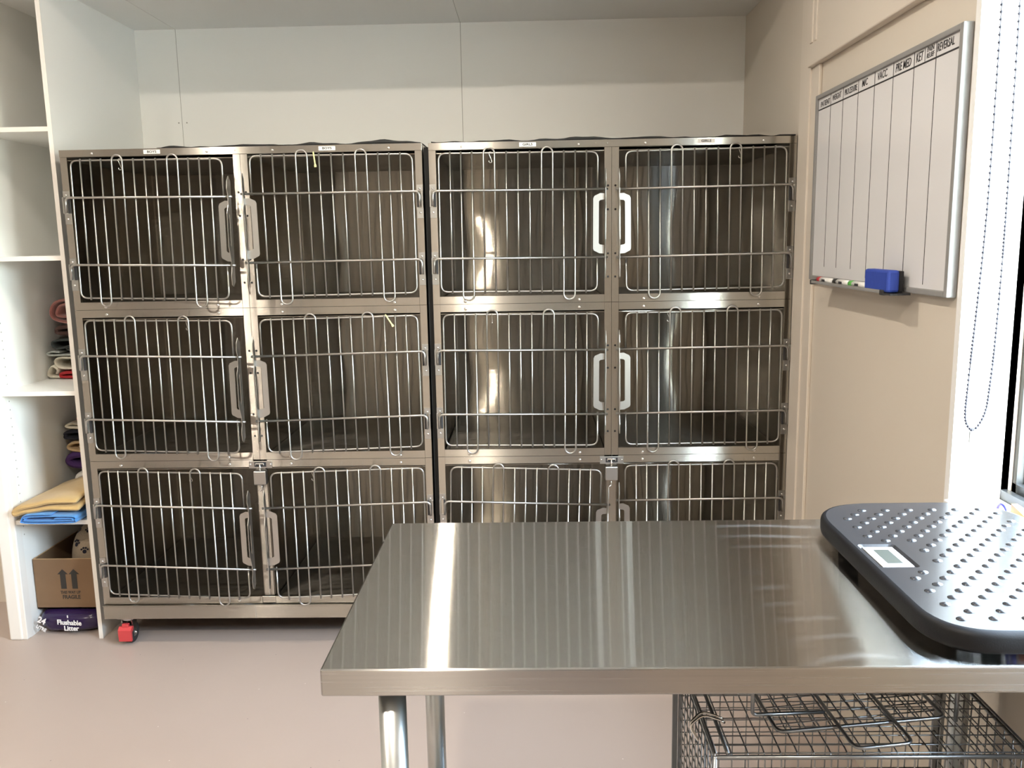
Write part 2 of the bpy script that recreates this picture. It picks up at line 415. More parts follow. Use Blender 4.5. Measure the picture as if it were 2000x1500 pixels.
# window: reveal lining, black aluminium frame, glass
def window(nm, WYA, WYB, lab):
    w = tag(bpy.data.objects.new(nm, None), lab, None, None, 'structure')
    COL.objects.link(w); w.location = (XR, WYA, WZ0)
    class MW(MB):
        def box(self, x0, x1, y0, y1, z0, z1, mat, bev=0.0, xf=None):
            return MB.box(self, x0 - XR, x1 - XR, y0 - WYA, y1 - WYA, z0 - WZ0, z1 - WZ0, mat, bev, xf)
    mb = MW()
    for a, b, t in ((XR - .002, XR + .021, .020), (XR + .0235, XR + .106, .020)):
        mb.box(a, b, WYA - .001, WYA + t, WZ0 - .02, WZ1 + .02, 'reveal_white')
        mb.box(a, b, WYB - t, WYB, WZ0 - .02, WZ1 + .02, 'reveal_white')
        mb.box(a, b, WYB, WYA, WZ1, WZ1 + .02, 'reveal_white')
    mb.box(XR + .02, XR + .03, WYA + .004, WYA + .02, WZ0 - .02, WZ1 + .02, 'joint_dark')
    mb.build('reveal_lining', w)['kind'] = 'structure'
    mb = MW(); mb.box(XR - .012, XR + .106, WYB, WYA, WZ0 - .02, WZ0, 'reveal_white', .003)
    mb.build('window_sill', w)['kind'] = 'structure'
    mb = MW()
    for (a, b, wd, mt) in ((XR + .106, XR + .122, .030, 'black_frame'), (XR + .122, XR + .130, .022, 'grey_frame'), (XR + .130, XR + .146, .045, 'black_frame'), (XR + .146, XR + .16, .05, 'black_frame')):
        mb.box(a, b, WYA - wd + .03, WYA + .02, WZ0 - .02, WZ1 + .02, mt)
        mb.box(a, b, WYB - .02, WYB + wd, WZ0 - .02, WZ1 + .02, mt)
        mb.box(a, b, WYB, WYA, WZ0 - .02, WZ0 + wd - .01, mt)
        mb.box(a, b, WYB, WYA, WZ1 - wd, WZ1 + .02, mt)
    mb.box(XR + .130, XR + .16, WYA - .63, WYA - .58, WZ0, WZ1, 'black_frame')
    mb.build('window_frame', w)['kind'] = 'structure'
    mb = MW(); mb.box(XR + .148, XR + .152, WYB, WYA, WZ0, WZ1, 'window_glass')
    mb.build('window_pane', w)['kind'] = 'structure'
    pl = bpy.data.lights.new('window_portal', 'AREA'); pl.shape = 'RECTANGLE'; pl.size = WYA - WYB; pl.size_y = WZ1 - WZ0; pl.cycles.is_portal = True
    po = bpy.data.objects.new('window_portal', pl); COL.objects.link(po); po.location = (XR + .155, (WYA + WYB) / 2, (WZ0 + WZ1) / 2)
    po.rotation_euler = Vector((-1, 0, 0)).to_track_quat('-Z', 'Y').to_euler()
window('window_1', WY0, WY1, 'white lined window with black aluminium frame at the right edge')
mb = MB(); mb.box(XR + .3, 40, -30, 30, -0.3, -0.25, 'ground_outside')
struct(mb, 'ground_outside', 'paved ground outside the window')

# ceiling downlights of the room
LAMPS = [(1.235, -0.92), (0.12, -0.92), (1.2, -3.1), (-0.6, -3.1)]
for i, (x, y) in enumerate(LAMPS):
    d = empty('ceiling_downlight', (x, y, CEIL), 'round recessed ceiling downlight', 'ceiling light', 'ceiling downlights')
    mb = MB()
    ring = [(0.052 + 0.012 * math.cos(t), 0.006 * math.sin(t)) for t in [2 * math.pi * k / 8 for k in range(8)]]
    vs, fs = [], []
    for k in range(28):
        a = 2 * math.pi * k / 28
        for r_, h_ in ring: vs.append((r_ * math.cos(a), r_ * math.sin(a), h_ - .004))
    for k in range(28):
        for j in range(8):
            fs.append((k * 8 + j, k * 8 + (j + 1) % 8, ((k + 1) % 28) * 8 + (j + 1) % 8, ((k + 1) % 28) * 8 + j))
    mb.add(vs, fs, 'melamine_edge', True); mb.build('trim_ring', d)
    mb = MB(); mb.disc((0, 0, -.001), (0, 0, -1), 0.05, 0.002, 'lamp_lens', 28); mb.build('lens', d)
    li = bpy.data.lights.new('downlight_beam', 'AREA'); li.shape = 'DISK'; li.size = (0.05, 0.10, 0.10, 0.10)[i]; li.energy = (11, 10, 48, 48)[i]; li.color = (1, 0.89, 0.75)
    lo = bpy.data.objects.new('downlight_beam', li); COL.objects.link(lo); lo.parent = d; lo.location = (0, 0, -0.006)

# ------------------------------------------------------------------ left shelving unit
su = empty('shelving_unit', (-0.2, 0.056, 0), 'tall white melamine shelving unit with open shelves, left of the cages', 'shelving')
OX, OY = -0.2, 0.056
class MS(MB):
    def box(self, x0, x1, y0, y1, z0, z1, mat, bev=0.0, xf=None):
        return MB.box(self, x0 - OX, x1 - OX, y0 - OY, y1 - OY, z0, z1, mat, bev, xf)
mb = MS(); mb.box(-0.061, XL, 0.0575, YB, 0, ZC, 'melamine'); mb.box(-0.061, XL, 0.056, 0.0575, 0, ZC, 'melamine_edge')
mb.build('side_panel', su)
mb = MS(); mb.box(-0.356, -0.329, 0.072, YB, 0, ZC, 'melamine')
mb.box(-0.394, -0.345, 0.044, 0.40, 0, ZC, 'melamine_edge', 0.006); mb.box(-0.360, -0.3285, 0.049, 0.09, 0, ZC, 'melamine_edge', 0.003)
mb.build('side_panel', su)
for z in (1.857, 1.421, 0.942, 0.462):
    mb = MS(); mb.box(-0.329, -0.061, 0.060, YB, z - .016, z, 'melamine'); mb.box(-0.329, -0.061, 0.058, 0.060, z - .016, z, 'melamine_edge')
    mb.build('shelf', su)
mb = MS(); mb.box(-0.345, -0.061, YB - .012, YB, 0, ZC, 'melamine'); mb.build('back_panel', su)
z = 0.395
while z < 2.2:
    if min(abs(z - s + .008) for s in (1.857, 1.421, 0.942, 0.462)) > .02:
        MB().disc((-0.329 - OX, 0.101 - OY, z), (1, 0, 0), 0.0026, 0.0004, 'joint_dark', 8).build('peg_hole', su)
    z += 0.0316

# folded cloth: a ribbon of given thickness following a centre line in x,z, extruded in y
def ribbon(mb, line, t, y0, y1, mat, ny=6, wob=0.003, per=6, seed=0, skew=0.0, lift=None):
    P = catmull([(a, 0, b) for a, b in line], per); n = len(P); prof = []
    L_, R_ = [], []
    for i, p in enumerate(P):
        d = (P[min(i + 1, n - 1)] - P[max(i - 1, 0)]).normalized(); nn = Vector((-d.z, 0, d.x))
        L_.append(p + nn * (t / 2)); R_.append(p - nn * (t / 2))
    e0 = P[-1] + (P[-1] - P[-2]).normalized() * t * 0.35; e1 = P[0] + (P[0] - P[1]).normalized() * t * 0.35
    prof = L_ + [e0] + R_[::-1] + [e1]; m = len(prof); vs = []; fs = []
    for j in range(ny + 1):
        y = y0 + (y1 - y0) * j / ny
        for q in prof:
            w = noise.noise_vector(Vector((q.x * 14 + seed, y * 9, q.z * 14))) * wob
            if j == 0: w.y = abs(w.y) * 0.8 - t * 0.1
            ll = lift(q.x, y) if lift else 0
            vs.append((q.x + w.x + skew * (y - y0), y + w.y, q.z + w.z + ll))
    for j in range(ny):
        for k in range(m):
            l = (k + 1) % m; fs.append((j * m + k, j * m + l, (j + 1) * m + l, (j + 1) * m + k))
    mb.add(vs, fs, mat, True)
    # end caps as quads between the two sides of the ribbon
    for base in (0, ny * m):
        cf = [(base + i, base + i + 1, base + m - 3 - i, base + m - 2 - i) for i in range(n - 1)]
        cf = [(base + i, base + i + 1, base + (2 * n) - (i + 1), base + (2 * n + 1) - (i + 1)) for i in range(n - 1)]
        cf += [(base + n - 1, base + n, base + n + 1), (base, base + 2 * n, base + 2 * n + 1)]
        o = len(mb.v) - len(vs)
        k = mb.mi(mat)
        for f in cf:
            mb.f.append(tuple(i + o for i in f)); mb.m.append(k); mb.s.append(False)
    return mb

def cloth_thing(name, label, cat, loc, line, t, depth, mat, group=None, sub=1, extra=None, **kw):
    """single-mesh folded cloth, coordinates of line relative to loc"""
    mb = MB(); ribbon(mb, line, t, 0, depth, mat, **kw)
    if extra: extra(mb)
    o = mb.build(name, None, loc)
    if sub:
        s = o.modifiers.new('smooth', 'SUBSURF'); s.levels = 1; s.render_levels = 1
    return tag(o, label, cat, group)

G4 = 'towels at the front of the lowest shelf'
def lift_y(x, y):      # towel front lip stays low, the middle swells towards the right and back
    return 0.052 * max(0, min(1, (x + 0.17) / 0.22)) * max(0, min(1, y / 0.26)) ** 0.8
cloth_thing('folded_towel', 'folded mustard yellow towel lying on top of the blue towel', 'towel', (-0.067, 0.016, 0.465),
            [(-0.005, 0.050), (-0.10, 0.052), (-0.19, 0.043), (-0.238, 0.033), (-0.242, 0.044), (-0.19, 0.062), (-0.10, 0.076), (-0.010, 0.078)], 0.021, 0.36, 'towel_yellow', G4, wob=0.005, seed=3, ny=9, lift=lift_y)
cloth_thing('folded_towel', 'bright blue towel folded flat under the yellow towel on the low shelf', 'towel', (-0.067, 0.004, 0.462),
            [(-0.09, 0.021), (-0.03, 0.021), (-0.022, 0.017), (-0.03, 0.0135), (-0.19, 0.0135), (-0.196, 0.021), (-0.19, 0.028), (-0.03, 0.030), (-0.012, 0.018), (-0.03, 0.0055), (-0.195, 0.0055), (-0.21, 0.018), (-0.19, 0.0355), (-0.10, 0.0375)], 0.0075, 0.32, 'towel_blue', G4, wob=0.0012, seed=5, ny=6)

G5 = 'cloths piled at the back of the low shelf'
yq = 0.385
cloth_thing('folded_cloth', 'crumpled white cloth poking out at the bottom of the rear pile', 'cloth', (-0.075, yq - .01, 0.462),
            [(0, 0.02), (-0.10, 0.03), (-0.16, 0.035), (-0.19, 0.07), (-0.15, 0.088), (-0.09, 0.07), (0, 0.085)], 0.026, 0.22, 'cloth_white', G5, wob=0.012, seed=11)
cloth_thing('folded_towel', 'dark purple folded towel under the tan rolled towel', 'towel', (-0.075, yq, 0.560),
            [(0, 0.018), (-0.10, 0.016), (-0.20, 0.022), (-0.225, 0.045), (-0.19, 0.066), (-0.10, 0.06), (0, 0.064)], 0.030, 0.25, 'towel_purple', G5, wob=0.006, seed=12)
cloth_thing('rolled_towel', 'tan rolled towel between the purple and navy cloths', 'towel', (-0.075, yq, 0.634),
            [(0, 0.012), (-0.12, 0.006), (-0.205, 0.012), (-0.218, 0.028), (-0.19, 0.042), (-0.12, 0.043), (-0.10, 0.036), (-0.14, 0.029), (-0.17, 0.027)], 0.013, 0.25, 'towel_tan', G5, wob=0.003, seed=13)
cloth_thing('folded_cloth', 'near black navy cloth below the pink cloth on the rear pile', 'cloth', (-0.075, yq, 0.684),
            [(0, 0.010), (-0.20, 0.008), (-0.222, 0.022), (-0.20, 0.036), (0, 0.034)], 0.016, 0.24, 'towel_navy', G5, wob=0.004, seed=14)
cloth_thing('folded_cloth', 'off white cloth tuck topping the navy cloth of the rear pile', 'cloth', (-0.075, yq, 0.727),
            [(0, 0.012), (-0.15, 0.008), (-0.218, 0.012), (-0.20, 0.026), (-0.16, 0.022)], 0.012, 0.2, 'towel_cream', G5, wob=0.004, seed=15)
cloth_thing('folded_cloth', 'pink cloth crumpled on top of the rear pile', 'cloth', (-0.075, yq + .01, 0.748),
            [(0, 0.012), (-0.12, 0.008), (-0.17, 0.018), (-0.155, 0.04), (-0.11, 0.048), (0, 0.06)], 0.018, 0.2, 'cloth_pink', G5, wob=0.008, seed=16)

G6 = 'blankets stacked on the middle shelf'
yp = 0.345
cloth_thing('folded_towel', 'dark red towel folded at the very bottom of the middle shelf stack', 'towel', (-0.075, yp - .01, 0.942),
            [(0, 0.008), (-0.17, 0.008), (-0.188, 0.015), (-0.17, 0.024), (0, 0.025)], 0.013, 0.26, 'towel_red', G6, wob=0.001, seed=21)
cloth_thing('folded_towel', 'cream towel slumped to the left of the dark red towel', 'towel', (-0.075, yp, 0.942),
            [(-0.196, 0.006), (-0.23, 0.007), (-0.243, 0.016), (-0.236, 0.036), (-0.222, 0.048), (-0.205, 0.035), (-0.21, 0.02)], 0.012, 0.25, 'towel_cream', G6, wob=0.003, seed=22)
cloth_thing('folded_towel', 'off white towel with rolled fold above the dark red towel', 'towel', (-0.075, yp, 0.973),
            [(-0.02, 0.034), (-0.09, 0.032), (-0.125, 0.028), (-0.11, 0.019), (0, 0.013), (-0.12, 0.010), (-0.19, 0.012), (-0.212, 0.034), (-0.19, 0.052), (-0.08, 0.047), (0, 0.046)], 0.010, 0.25, 'towel_cream', G6, wob=0.002, seed=23)
cloth_thing('folded_blanket', 'light grey blanket edge between off white towel and dark blanket', 'blanket', (-0.075, yp, 1.029),
            [(0, 0.006), (-0.14, 0.007), (-0.22, 0.006), (-0.24, 0.012), (-0.225, 0.020), (-0.19, 0.018)], 0.009, 0.25, 'blanket_grey', G6, wob=0.003, seed=24)
cloth_thing('folded_blanket', 'charcoal green blanket folded in thick layers under the brown one', 'blanket', (-0.075, yp, 1.040),
            [(0, 0.014), (-0.12, 0.012), (-0.16, 0.022), (-0.11, 0.034), (0, 0.030), (-0.12, 0.038), (-0.19, 0.022), (-0.215, 0.032), (-0.205, 0.052), (-0.12, 0.056), (0, 0.056)], 0.010, 0.27, 'blanket_dark', G6, wob=0.003, seed=25)
cloth_thing('folded_blanket', 'very dark brown blanket between the pink fleece and charcoal blanket', 'blanket', (-0.075, yp + .02, 1.106),
            [(0, 0.012), (-0.18, 0.010), (-0.205, 0.022), (-0.18, 0.036), (0, 0.034)], 0.018, 0.24, 'fleece_brown', G6, wob=0.004, seed=26)
cloth_thing('folded_fleece', 'dusty pink fleece rolled on top of the middle shelf stack', 'blanket', (-0.075, yp, 1.148),
            [(-0.05, 0.058), (-0.12, 0.05), (-0.16, 0.036), (-0.185, 0.046), (-0.17, 0.08), (-0.12, 0.09), (0, 0.098), (-0.12, 0.104), (-0.185, 0.096), (-0.208, 0.06), (-0.195, 0.026), (-0.12, 0.010), (0, 0.006)], 0.012, 0.26, 'fleece_pink', G6, wob=0.003, seed=27)

# litter bag on the floor
lb = empty('litter_bag', (-0.195, 0.25, 0), 'purple plastic bag of flushable litter lying under the cardboard box', 'bag')
mb = MB(); vs = []; fs = []; nu, nv = 36, 14
for i in range(nv + 1):
    a = -math.pi / 2 + math.pi * i / nv
    for k in range(nu):
        t = 2 * math.pi * k / nu; c, s = math.cos(t), math.sin(t)
        ex = 0.45
        px = 0.13 * math.copysign(abs(c) ** ex, c); py = 0.165 * math.copysign(abs(s) ** ex, s)
        sq = abs(math.cos(a)) ** 0.45
        p = Vector((px * sq, py * sq, 0.045 + 0.045 * math.copysign(abs(math.sin(a)) ** 0.7, math.sin(a))))
        w = noise.noise(p * 22) * 0.004 + noise.noise(p * 60) * 0.0015
        vs.append((p.x, p.y + w, max(0.001, p.z + w * 0.5)))
for i in range(nv):
    for k in range(nu):
        l = (k + 1) % nu; fs.append((i * nu + k, i * nu + l, (i + 1) * nu + l, (i + 1) * nu + k))
mb.add(vs, fs, 'bag_purple', True); mb.build('bag_body', lb)
mb = MB(); fy = -0.170
mb.text('Flushable', 0.0265, (0.012, fy, 0.052), (1, 0, -.06), (0, 0, 1), (0, -1, 0), 'bag_print', 0.002, 'CENTER', 0.95, 0.0006)
mb.build('bag_lettering', lb); mb = MB()
mb.text('Litter', 0.0265, (0.018, fy, 0.029), (1, 0, -.02), (0, 0, 1), (0, -1, 0), 'bag_print', 0.002, 'CENTER', 0.95, 0.0006)
mb.build('bag_lettering', lb); mb = MB(); mb.box(0.006, 0.010, fy - .001, fy, 0.072, 0.082, 'bag_print')
mb.build('bag_emblem', lb)
mb = MB()
mb.text('24', 0.034, (-0.094, fy + .002, 0.060), (.9, 0, -.42), (.42, 0, .9), (0, -1, 0), 'bag_print', 0.002, 'CENTER', 0.9, 0.001)
mb.build('volume_lettering', lb); mb = MB()
mb.text('LITRE', 0.018, (-0.098, fy + .001, 0.030), (.86, 0, -.5), (.5, 0, .86), (0, -1, 0), 'bag_print', 0.002, 'CENTER', 0.9, 0.0005)
mb.build('volume_lettering', lb)

# cardboard box on the bag
cb = empty('cardboard_box', (-0.195, 0.29, 0.0905), 'open brown cardboard box with fragile arrows on the litter bag', 'box')
bx0, bx1, by0, by1, bh, t = -0.129, 0.129, -0.165, 0.165, 0.197, 0.004
mb = MB()
mb.box(bx0, bx1, by0, by0 + t, 0, bh, 'cardboard'); mb.box(bx0, bx1, by1 - t, by1, 0, bh, 'cardboard')
mb.box(bx0, bx0 + t, by0 + t, by1 - t, 0, bh, 'cardboard'); mb.box(bx1 - t, bx1, by0 + t, by1 - t, 0, bh, 'cardboard')
mb.box(bx0, bx1, by0, by1, 0, t, 'cardboard')
for (a, b, c, d) in ((bx0, bx1, by0, by0 + t), (bx0, bx1, by1 - t, by1), (bx0, bx0 + t, by0 + t, by1 - t), (bx1 - t, bx1, by0 + t, by1 - t)):
    mb.box(a, b, c, d, bh, bh + .001, 'cardboard_edge')
mb.build('box_body', cb)
fy = by0 - .0002
for ax_ in (-0.0195, 0.0235):
    MB().prism([(-.0105, 0), (.0105, 0), (.0105, .058), (.020, .058), (0, .078), (-.020, .058), (-.0105, .058)], (ax_, fy, 0.079), (1, 0, 0), (0, 0, 1), (0, -1, 0), 0.0006, 'print_black').build('arrow_print', cb)
mb = MB()
mb.text('THIS WAY UP', 0.0165, (0.004, fy, 0.064), (1, 0, 0), (0, 0, 1), (0, -1, 0), 'print_black', 0.0012, 'CENTER', 0.76, 0.0002)
mb.build('box_lettering', cb); mb = MB()
mb.text('FRAGILE', 0.0215, (0.006, fy, 0.045), (1, 0, 0), (0, 0, 1), (0, -1, 0), 'print_black', 0.0012, 'CENTER', 0.86, 0.0004)
mb.build('box_lettering', cb)

# paw print fleece heaped in the box
pb = empty('paw_print_blanket', (-0.165, 0.31, 0.0955), 'beige fleece blanket with dark paw prints heaped in the cardboard box', 'blanket')
def heap(u, v):   # u angle, v 0..1 from rim to top
    r = math.cos(v * math.pi / 2) ** 0.6
    x = 0.088 * r * math.cos(u); y = 0.125 * r * math.sin(u)
    z = 0.13 + 0.145 * math.sin(v * math.pi / 2) + 0.006 * noise.noise(Vector((x * 20, y * 20, 3)))
    return Vector((x, y, z))
mb = MB(); vs = []; fs = []
for i in range(13):
    for k in range(32): vs.append(heap(2 * math.pi * k / 32, i / 12))
lo = len(vs)
for k in range(32):
    p = heap(2 * math.pi * k / 32, 0); vs.append((p.x * .95, p.y * .95, 0.002))
for i in range(12):
    for k in range(32):
        l = (k + 1) % 32; fs.append((i * 32 + k, i * 32 + l, (i + 1) * 32 + l, (i + 1) * 32 + k))
for k in range(32):
    l = (k + 1) % 32; fs.append((lo + k, lo + l, l, k))
mb.add(vs, fs, 'paw_fleece', True); mb.build('blanket_body', pb)
for (uu, vv, s) in ((-2.0, .42, 1), (-1.0, .52, 1), (-1.5, .30, .9), (-1.45, .72, .9), (-2.4, .66, .8), (-0.4, .6, .9)):
    c = heap(uu, vv); e = 0.01
    tu = (heap(uu + e, vv) - heap(uu - e, vv)).normalized(); tv = (heap(uu, vv + e) - heap(uu, vv - e)).normalized(); n = tu.cross(tv).normalized()
    if n.y > 0 and vv < .6: n = -n
    if n.z < 0: n = -n
    mb = MB()
    for (a, b, r) in ((0, 0, .0085), (-.013, .009, .0042), (-.005, .015, .0045), (.005, .015, .0045), (.013, .009, .0042)):
        mb.disc(c + tu * a * s + tv * b * s + n * 0.0003, n, r * s, 0.0012, 'towel_navy', 10)
    mb.build('paw_print', pb)

# ------------------------------------------------------------------ cages
W, H = 0.61, 0.537
ZR = [1.234, 0.697, 0.160]
MESH = {}
def cached(key, fn):
    if key not in MESH: MESH[key] = fn()
    return MESH[key]

BARX = [.069, .105, .142, .180, .217, .256, .295, .334, .373, .410, .447, .485, .522]
def door_wires(mir):
    fx = (lambda x: W - x) if mir else (lambda x: x)
    mb = MB()
    yb, yf = 0.006, 0.0
    # C-shaped outer wire, open at the latch side between the crossbars
    pts = [(.560, yb, .160), (.560, yb, .043), (.030, yb, .043), (.030, yb, .502), (.560, yb, .502), (.560, yb, .376)]
    mb.tube([(fx(p.x), p.y, p.z) for p in rounded(pts, .024, 6)], .0031, 'wire_steel', 8)
    def bar(i, z0=.037, z1=.507): mb.tube([(fx(BARX[i]), yf, z0), (fx(BARX[i]), yf, z1)], .0029, 'wire_steel', 8)
    def arch(i, j, top):
        xa, xb = BARX[i], BARX[j]; r = (xb - xa) / 2; cx = (xa + xb) / 2; out = []
        if top:
            out = [(xa, yf, .037)] + [(cx - r * math.cos(a), yf, .500 + r * math.sin(a)) for a in [math.pi * k / 10 for k in range(11)]] + [(xb, yf, .037)]
        else:
            out = [(xa, yf, .507)] + [(cx - r * math.cos(a), yf, .034 - r * math.sin(a)) for a in [math.pi * k / 10 for k in range(11)]] + [(xb, yf, .507)]
        mb.tube([(fx(a), b, c) for a, b, c in out], .0029, 'wire_steel', 8)
    # bar indices are 0-based: loops join bars 4-5 and 9-10 at the top, 2-3 and 11-12 at the bottom
    arch(3, 4, True); arch(8, 9, True); arch(1, 2, False); arch(10, 11, False)
    for i in (0, 5, 6, 7, 12): bar(i)
    return mb.mesh('door')
def crossbar(mir, z):
    fx = (lambda x: W - x) if mir else (lambda x: x)
    mb = MB(); y = -0.0065
    pts = [(.594, y, z), (.0095, y, z), (.0095, y, z - .050)]
    mb.tube([(fx(p.x), p.y, p.z) for p in rounded(pts, .018, 6)], .0039, 'wire_steel', 10)
    return mb.mesh('crossbar')
def pull_handle(mir):
    fx = (lambda x: W - x) if mir else (lambda x: x)
    mb = MB()
    outer = [(.582, .168), (.566, .169), (.548, .178), (.545, .184), (.545, .350), (.549, .358), (.568, .367), (.582, .366), (.582, .346), (.568, .344), (.564, .340), (.564, .202), (.568, .198), (.582, .196)]
    mb.prism([(fx(a), b) for a, b in outer], (0, -0.001, 0), (1, 0, 0), (0, 0, 1), (0, -1, 0), 0.0022, 'handle_steel')
    return mb.mesh('pull_handle')
def latch_strip(mir):
    fx = (lambda x: W - x) if mir else (lambda x: x)
    mb = MB()
    # wavy slotted plate standing edge-on at the free side of the door (profile in y,z)
    out = [(-.010, .085), (-.020, .092), (-.024, .120), (-.016, .150), (-.020, .180), (-.032, .215), (-.032, .325), (-.020, .352), (-.018, .385), (-.026, .405), (-.022, .430), (-.010, .446), (.004, .430), (.004, .100)]
    hole = [(-.012, .215), (-.025, .235), (-.025, .305), (-.012, .325)]
    x0 = .5845
    def P(a, b): return (fx(x0), a, b)
    t = .0022
    bm = bmesh.new()
    vo = [bm.verts.new((0, a, b)) for a, b in out]; vh = [bm.verts.new((0, a, b)) for a, b in hole]
    eo = [bm.edges.new((vo[i], vo[(i + 1) % len(vo)])) for i in range(len(vo))]; eh = [bm.edges.new((vh[i], vh[(i + 1) % 4])) for i in range(4)]
    bmesh.ops.triangle_fill(bm, edges=eo + eh, use_beauty=True)
    r = bmesh.ops.extrude_face_region(bm, geom=bm.faces[:])
    for v in [g for g in r['geom'] if isinstance(g, bmesh.types.BMVert)]: v.co.x += t
    mb.bm(bm, 'handle_steel', False, Matrix.Translation((fx(x0), 0, 0))); bm.free()
    return mb.mesh('latch_strip')
def hinge(mir):
    fx = (lambda x: W - x) if mir else (lambda x: x)
    mb = MB()
    def bx(a, b, *r): mb.box(min(fx(a), fx(b)), max(fx(a), fx(b)), *r)
    bx(.0005, .0215, -.002, .0, .002, .022, 'handle_steel'); bx(.0005, .0215, -.002, .0, -.088, -.052, 'handle_steel')
    bx(.0005, .005, -.0105, .0, -.052, .002, 'handle_steel'); bx(.015, .0215, -.006, 0, -.052, .002, 'dark_plastic')
    return mb.mesh('hinge_bracket')
def bolts(pts, r=.0055):
    mb = MB()
    for p in pts: mb.disc(p, (0, -1, 0), r, .003, 'bolt_steel', 12, 1.0)
    return mb
def shell():
    mb = MB(); t = .003; a, b, y1, z0, z1 = .006, W - .006, .665, .006, H - .012
    i0, i1 = .021, W - .021
    zf, zt = .014, H - .035
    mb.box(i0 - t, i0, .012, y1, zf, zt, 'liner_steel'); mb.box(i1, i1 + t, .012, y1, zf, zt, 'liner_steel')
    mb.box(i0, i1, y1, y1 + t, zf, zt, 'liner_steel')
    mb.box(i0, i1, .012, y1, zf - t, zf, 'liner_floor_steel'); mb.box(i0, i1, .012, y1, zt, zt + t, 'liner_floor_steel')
    mb.box(.002, .004, .026, y1 + .02, 0.001, H - .001, 'post_steel'); mb.box(W - .004, W - .002, .026, y1 + .02, 0.001, H - .001, 'post_steel')
    mb.box(.004, W - .004, .026, y1 + .02, H - .004, H - .001, 'post_steel')
    # corner flanges that show as thin lines
    for x in (i0 + .0012, i1 - .0012): mb.box(x - .0012, x + .0012, y1 - .003, y1, zf, zt, 'post_steel'); mb.box(x - .0015, x + .0015, .012, y1, zf, zf + .003, 'post_steel')
    return mb.mesh('shell')

PW = .024
def cage(ox, oy, row, mir, label, ajar, sag, group):
    oz = ZR[row]
    c = empty('kennel_cage', (ox, oy, oz), label, 'cage', group)
    fx = (lambda x: W - x) if mir else (lambda x: x)
    def bx(mb, a, b, *r): mb.box(min(fx(a), fx(b)), max(fx(a), fx(b)), *r)
    link('shell', cached('shell', shell), c)
    ztop = H - .0245 if row == 0 else H - .0006
    def outer():
        mb = MB(); bx(mb, .0005, PW, 0, .014, .0006, ztop, 'post_steel'); return mb.mesh('outer_post')
    link('outer_post', cached(('op', mir, row == 0), outer), c)
    if row < 2:
        def inner():
            mb = MB(); bx(mb, W - PW, W - .0006, 0, .014, .0006, ztop, 'post_steel')
            for z in (.388, .310, .164, .086): mb.disc((fx(W - .0125), 0, z), (0, -1, 0), .0036, .0004, 'black_hole', 12)
            return mb.mesh('inner_post')
        link('inner_post', cached(('ip', mir, row == 0), inner), c)
    def brail():
        mb = MB(); bx(mb, PW + .0005, W - PW - .0005, -.0015, .012, .0006, .0265, 'rail_steel'); return mb.mesh('bottom_rail')
    br = link('bottom_rail', cached(('br', mir), brail), c)
    for x in (.111, .500): link('screw', cached('screw', lambda: bolts([(0, 0, 0)]).mesh('screw')), br, (fx(x), -.0015, .010))
    if row > 0:
        def trail():
            mb = MB(); bx(mb, PW + .0005, W - PW - .0005, -.0015, .012, H - .0262, H - .0006, 'rail_steel'); return mb.mesh('top_rail')
        tr = link('top_rail', cached(('tr', mir), trail), c)
        for x in (.111, .500): link('screw', cached('screw', lambda: bolts([(0, 0, 0)]).mesh('screw')), tr, (fx(x), -.0015, H - .016))
    # door hinged on the outer post, swung a little open where the photo shows it
    hx, hy = fx(.0095), -.0165
    ang = math.asin(ajar / .58); sg = math.asin(sag / .58)
    off = Matrix.Translation((-hx, .0065, 0))
    def local(me): me = me.copy(); me.transform(off); return me
    d = link('door', cached(('dw', mir), lambda: local(door_wires(mir))), c, (hx, hy, 0), (0, -sg if mir else sg, ang if mir else -ang))
    for z in (.380, .156): link('crossbar', cached(('cb', mir, z), lambda: local(crossbar(mir, z))), d)
    tag(link('pull_handle', cached(('ph', mir), lambda: local(pull_handle(mir))), d), 'flat C-shaped grip plate')
    link('latch_strip', cached(('ls', mir), lambda: local(latch_strip(mir))), d)
    for z in (.380, .156):
        h = link('hinge_bracket', cached(('hg', mir), lambda: hinge(mir)), c, (0, 0, z))
        for dz in (.009, -.070): link('bolt', cached('bolt', lambda: bolts([(0, 0, 0)], .0038).mesh('bolt')), h, (fx(.011), -.002, dz))
    return c, d

X2, YR2 = 1.2405, 0.008
BANK = [('left', 0.0, 0.0, 'BOYS'), ('right', X2, YR2, 'GIRLS')]
rowname = ['top row', 'middle row', 'bottom row']
LABEL = {
 (0, 0, 0): 'steel cage at top left under the first BOYS label, beside the white shelving',
 (0, 0, 1): 'steel top row cage under the second BOYS label with a yellow tag on its door',
 (0, 1, 0): 'middle row steel cage beside the shelf holding the folded towels',
 (0, 1, 1): 'middle row steel cage with a slanted yellow tag, right column of the BOYS bank',
 (0, 2, 0): 'bottom row steel cage above the red brake caster',
 (0, 2, 1): 'bottom row steel cage partly hidden by the bench, right column of the BOYS bank',
 (1, 0, 0): 'top row steel cage with a bright reflection under the first GIRLS label',
 (1, 0, 1): 'top row steel cage under the second GIRLS label, nearest the whiteboard',
 (1, 1, 0): 'middle row steel cage in the left column of the GIRLS bank',
 (1, 1, 1): 'middle row steel cage in the right column of the GIRLS bank',
 (1, 2, 0): 'bottom row steel cage with sagging door in left column of the GIRLS bank',
 (1, 2, 1): 'bottom row steel cage in the right column of the GIRLS bank, above the bench',
}
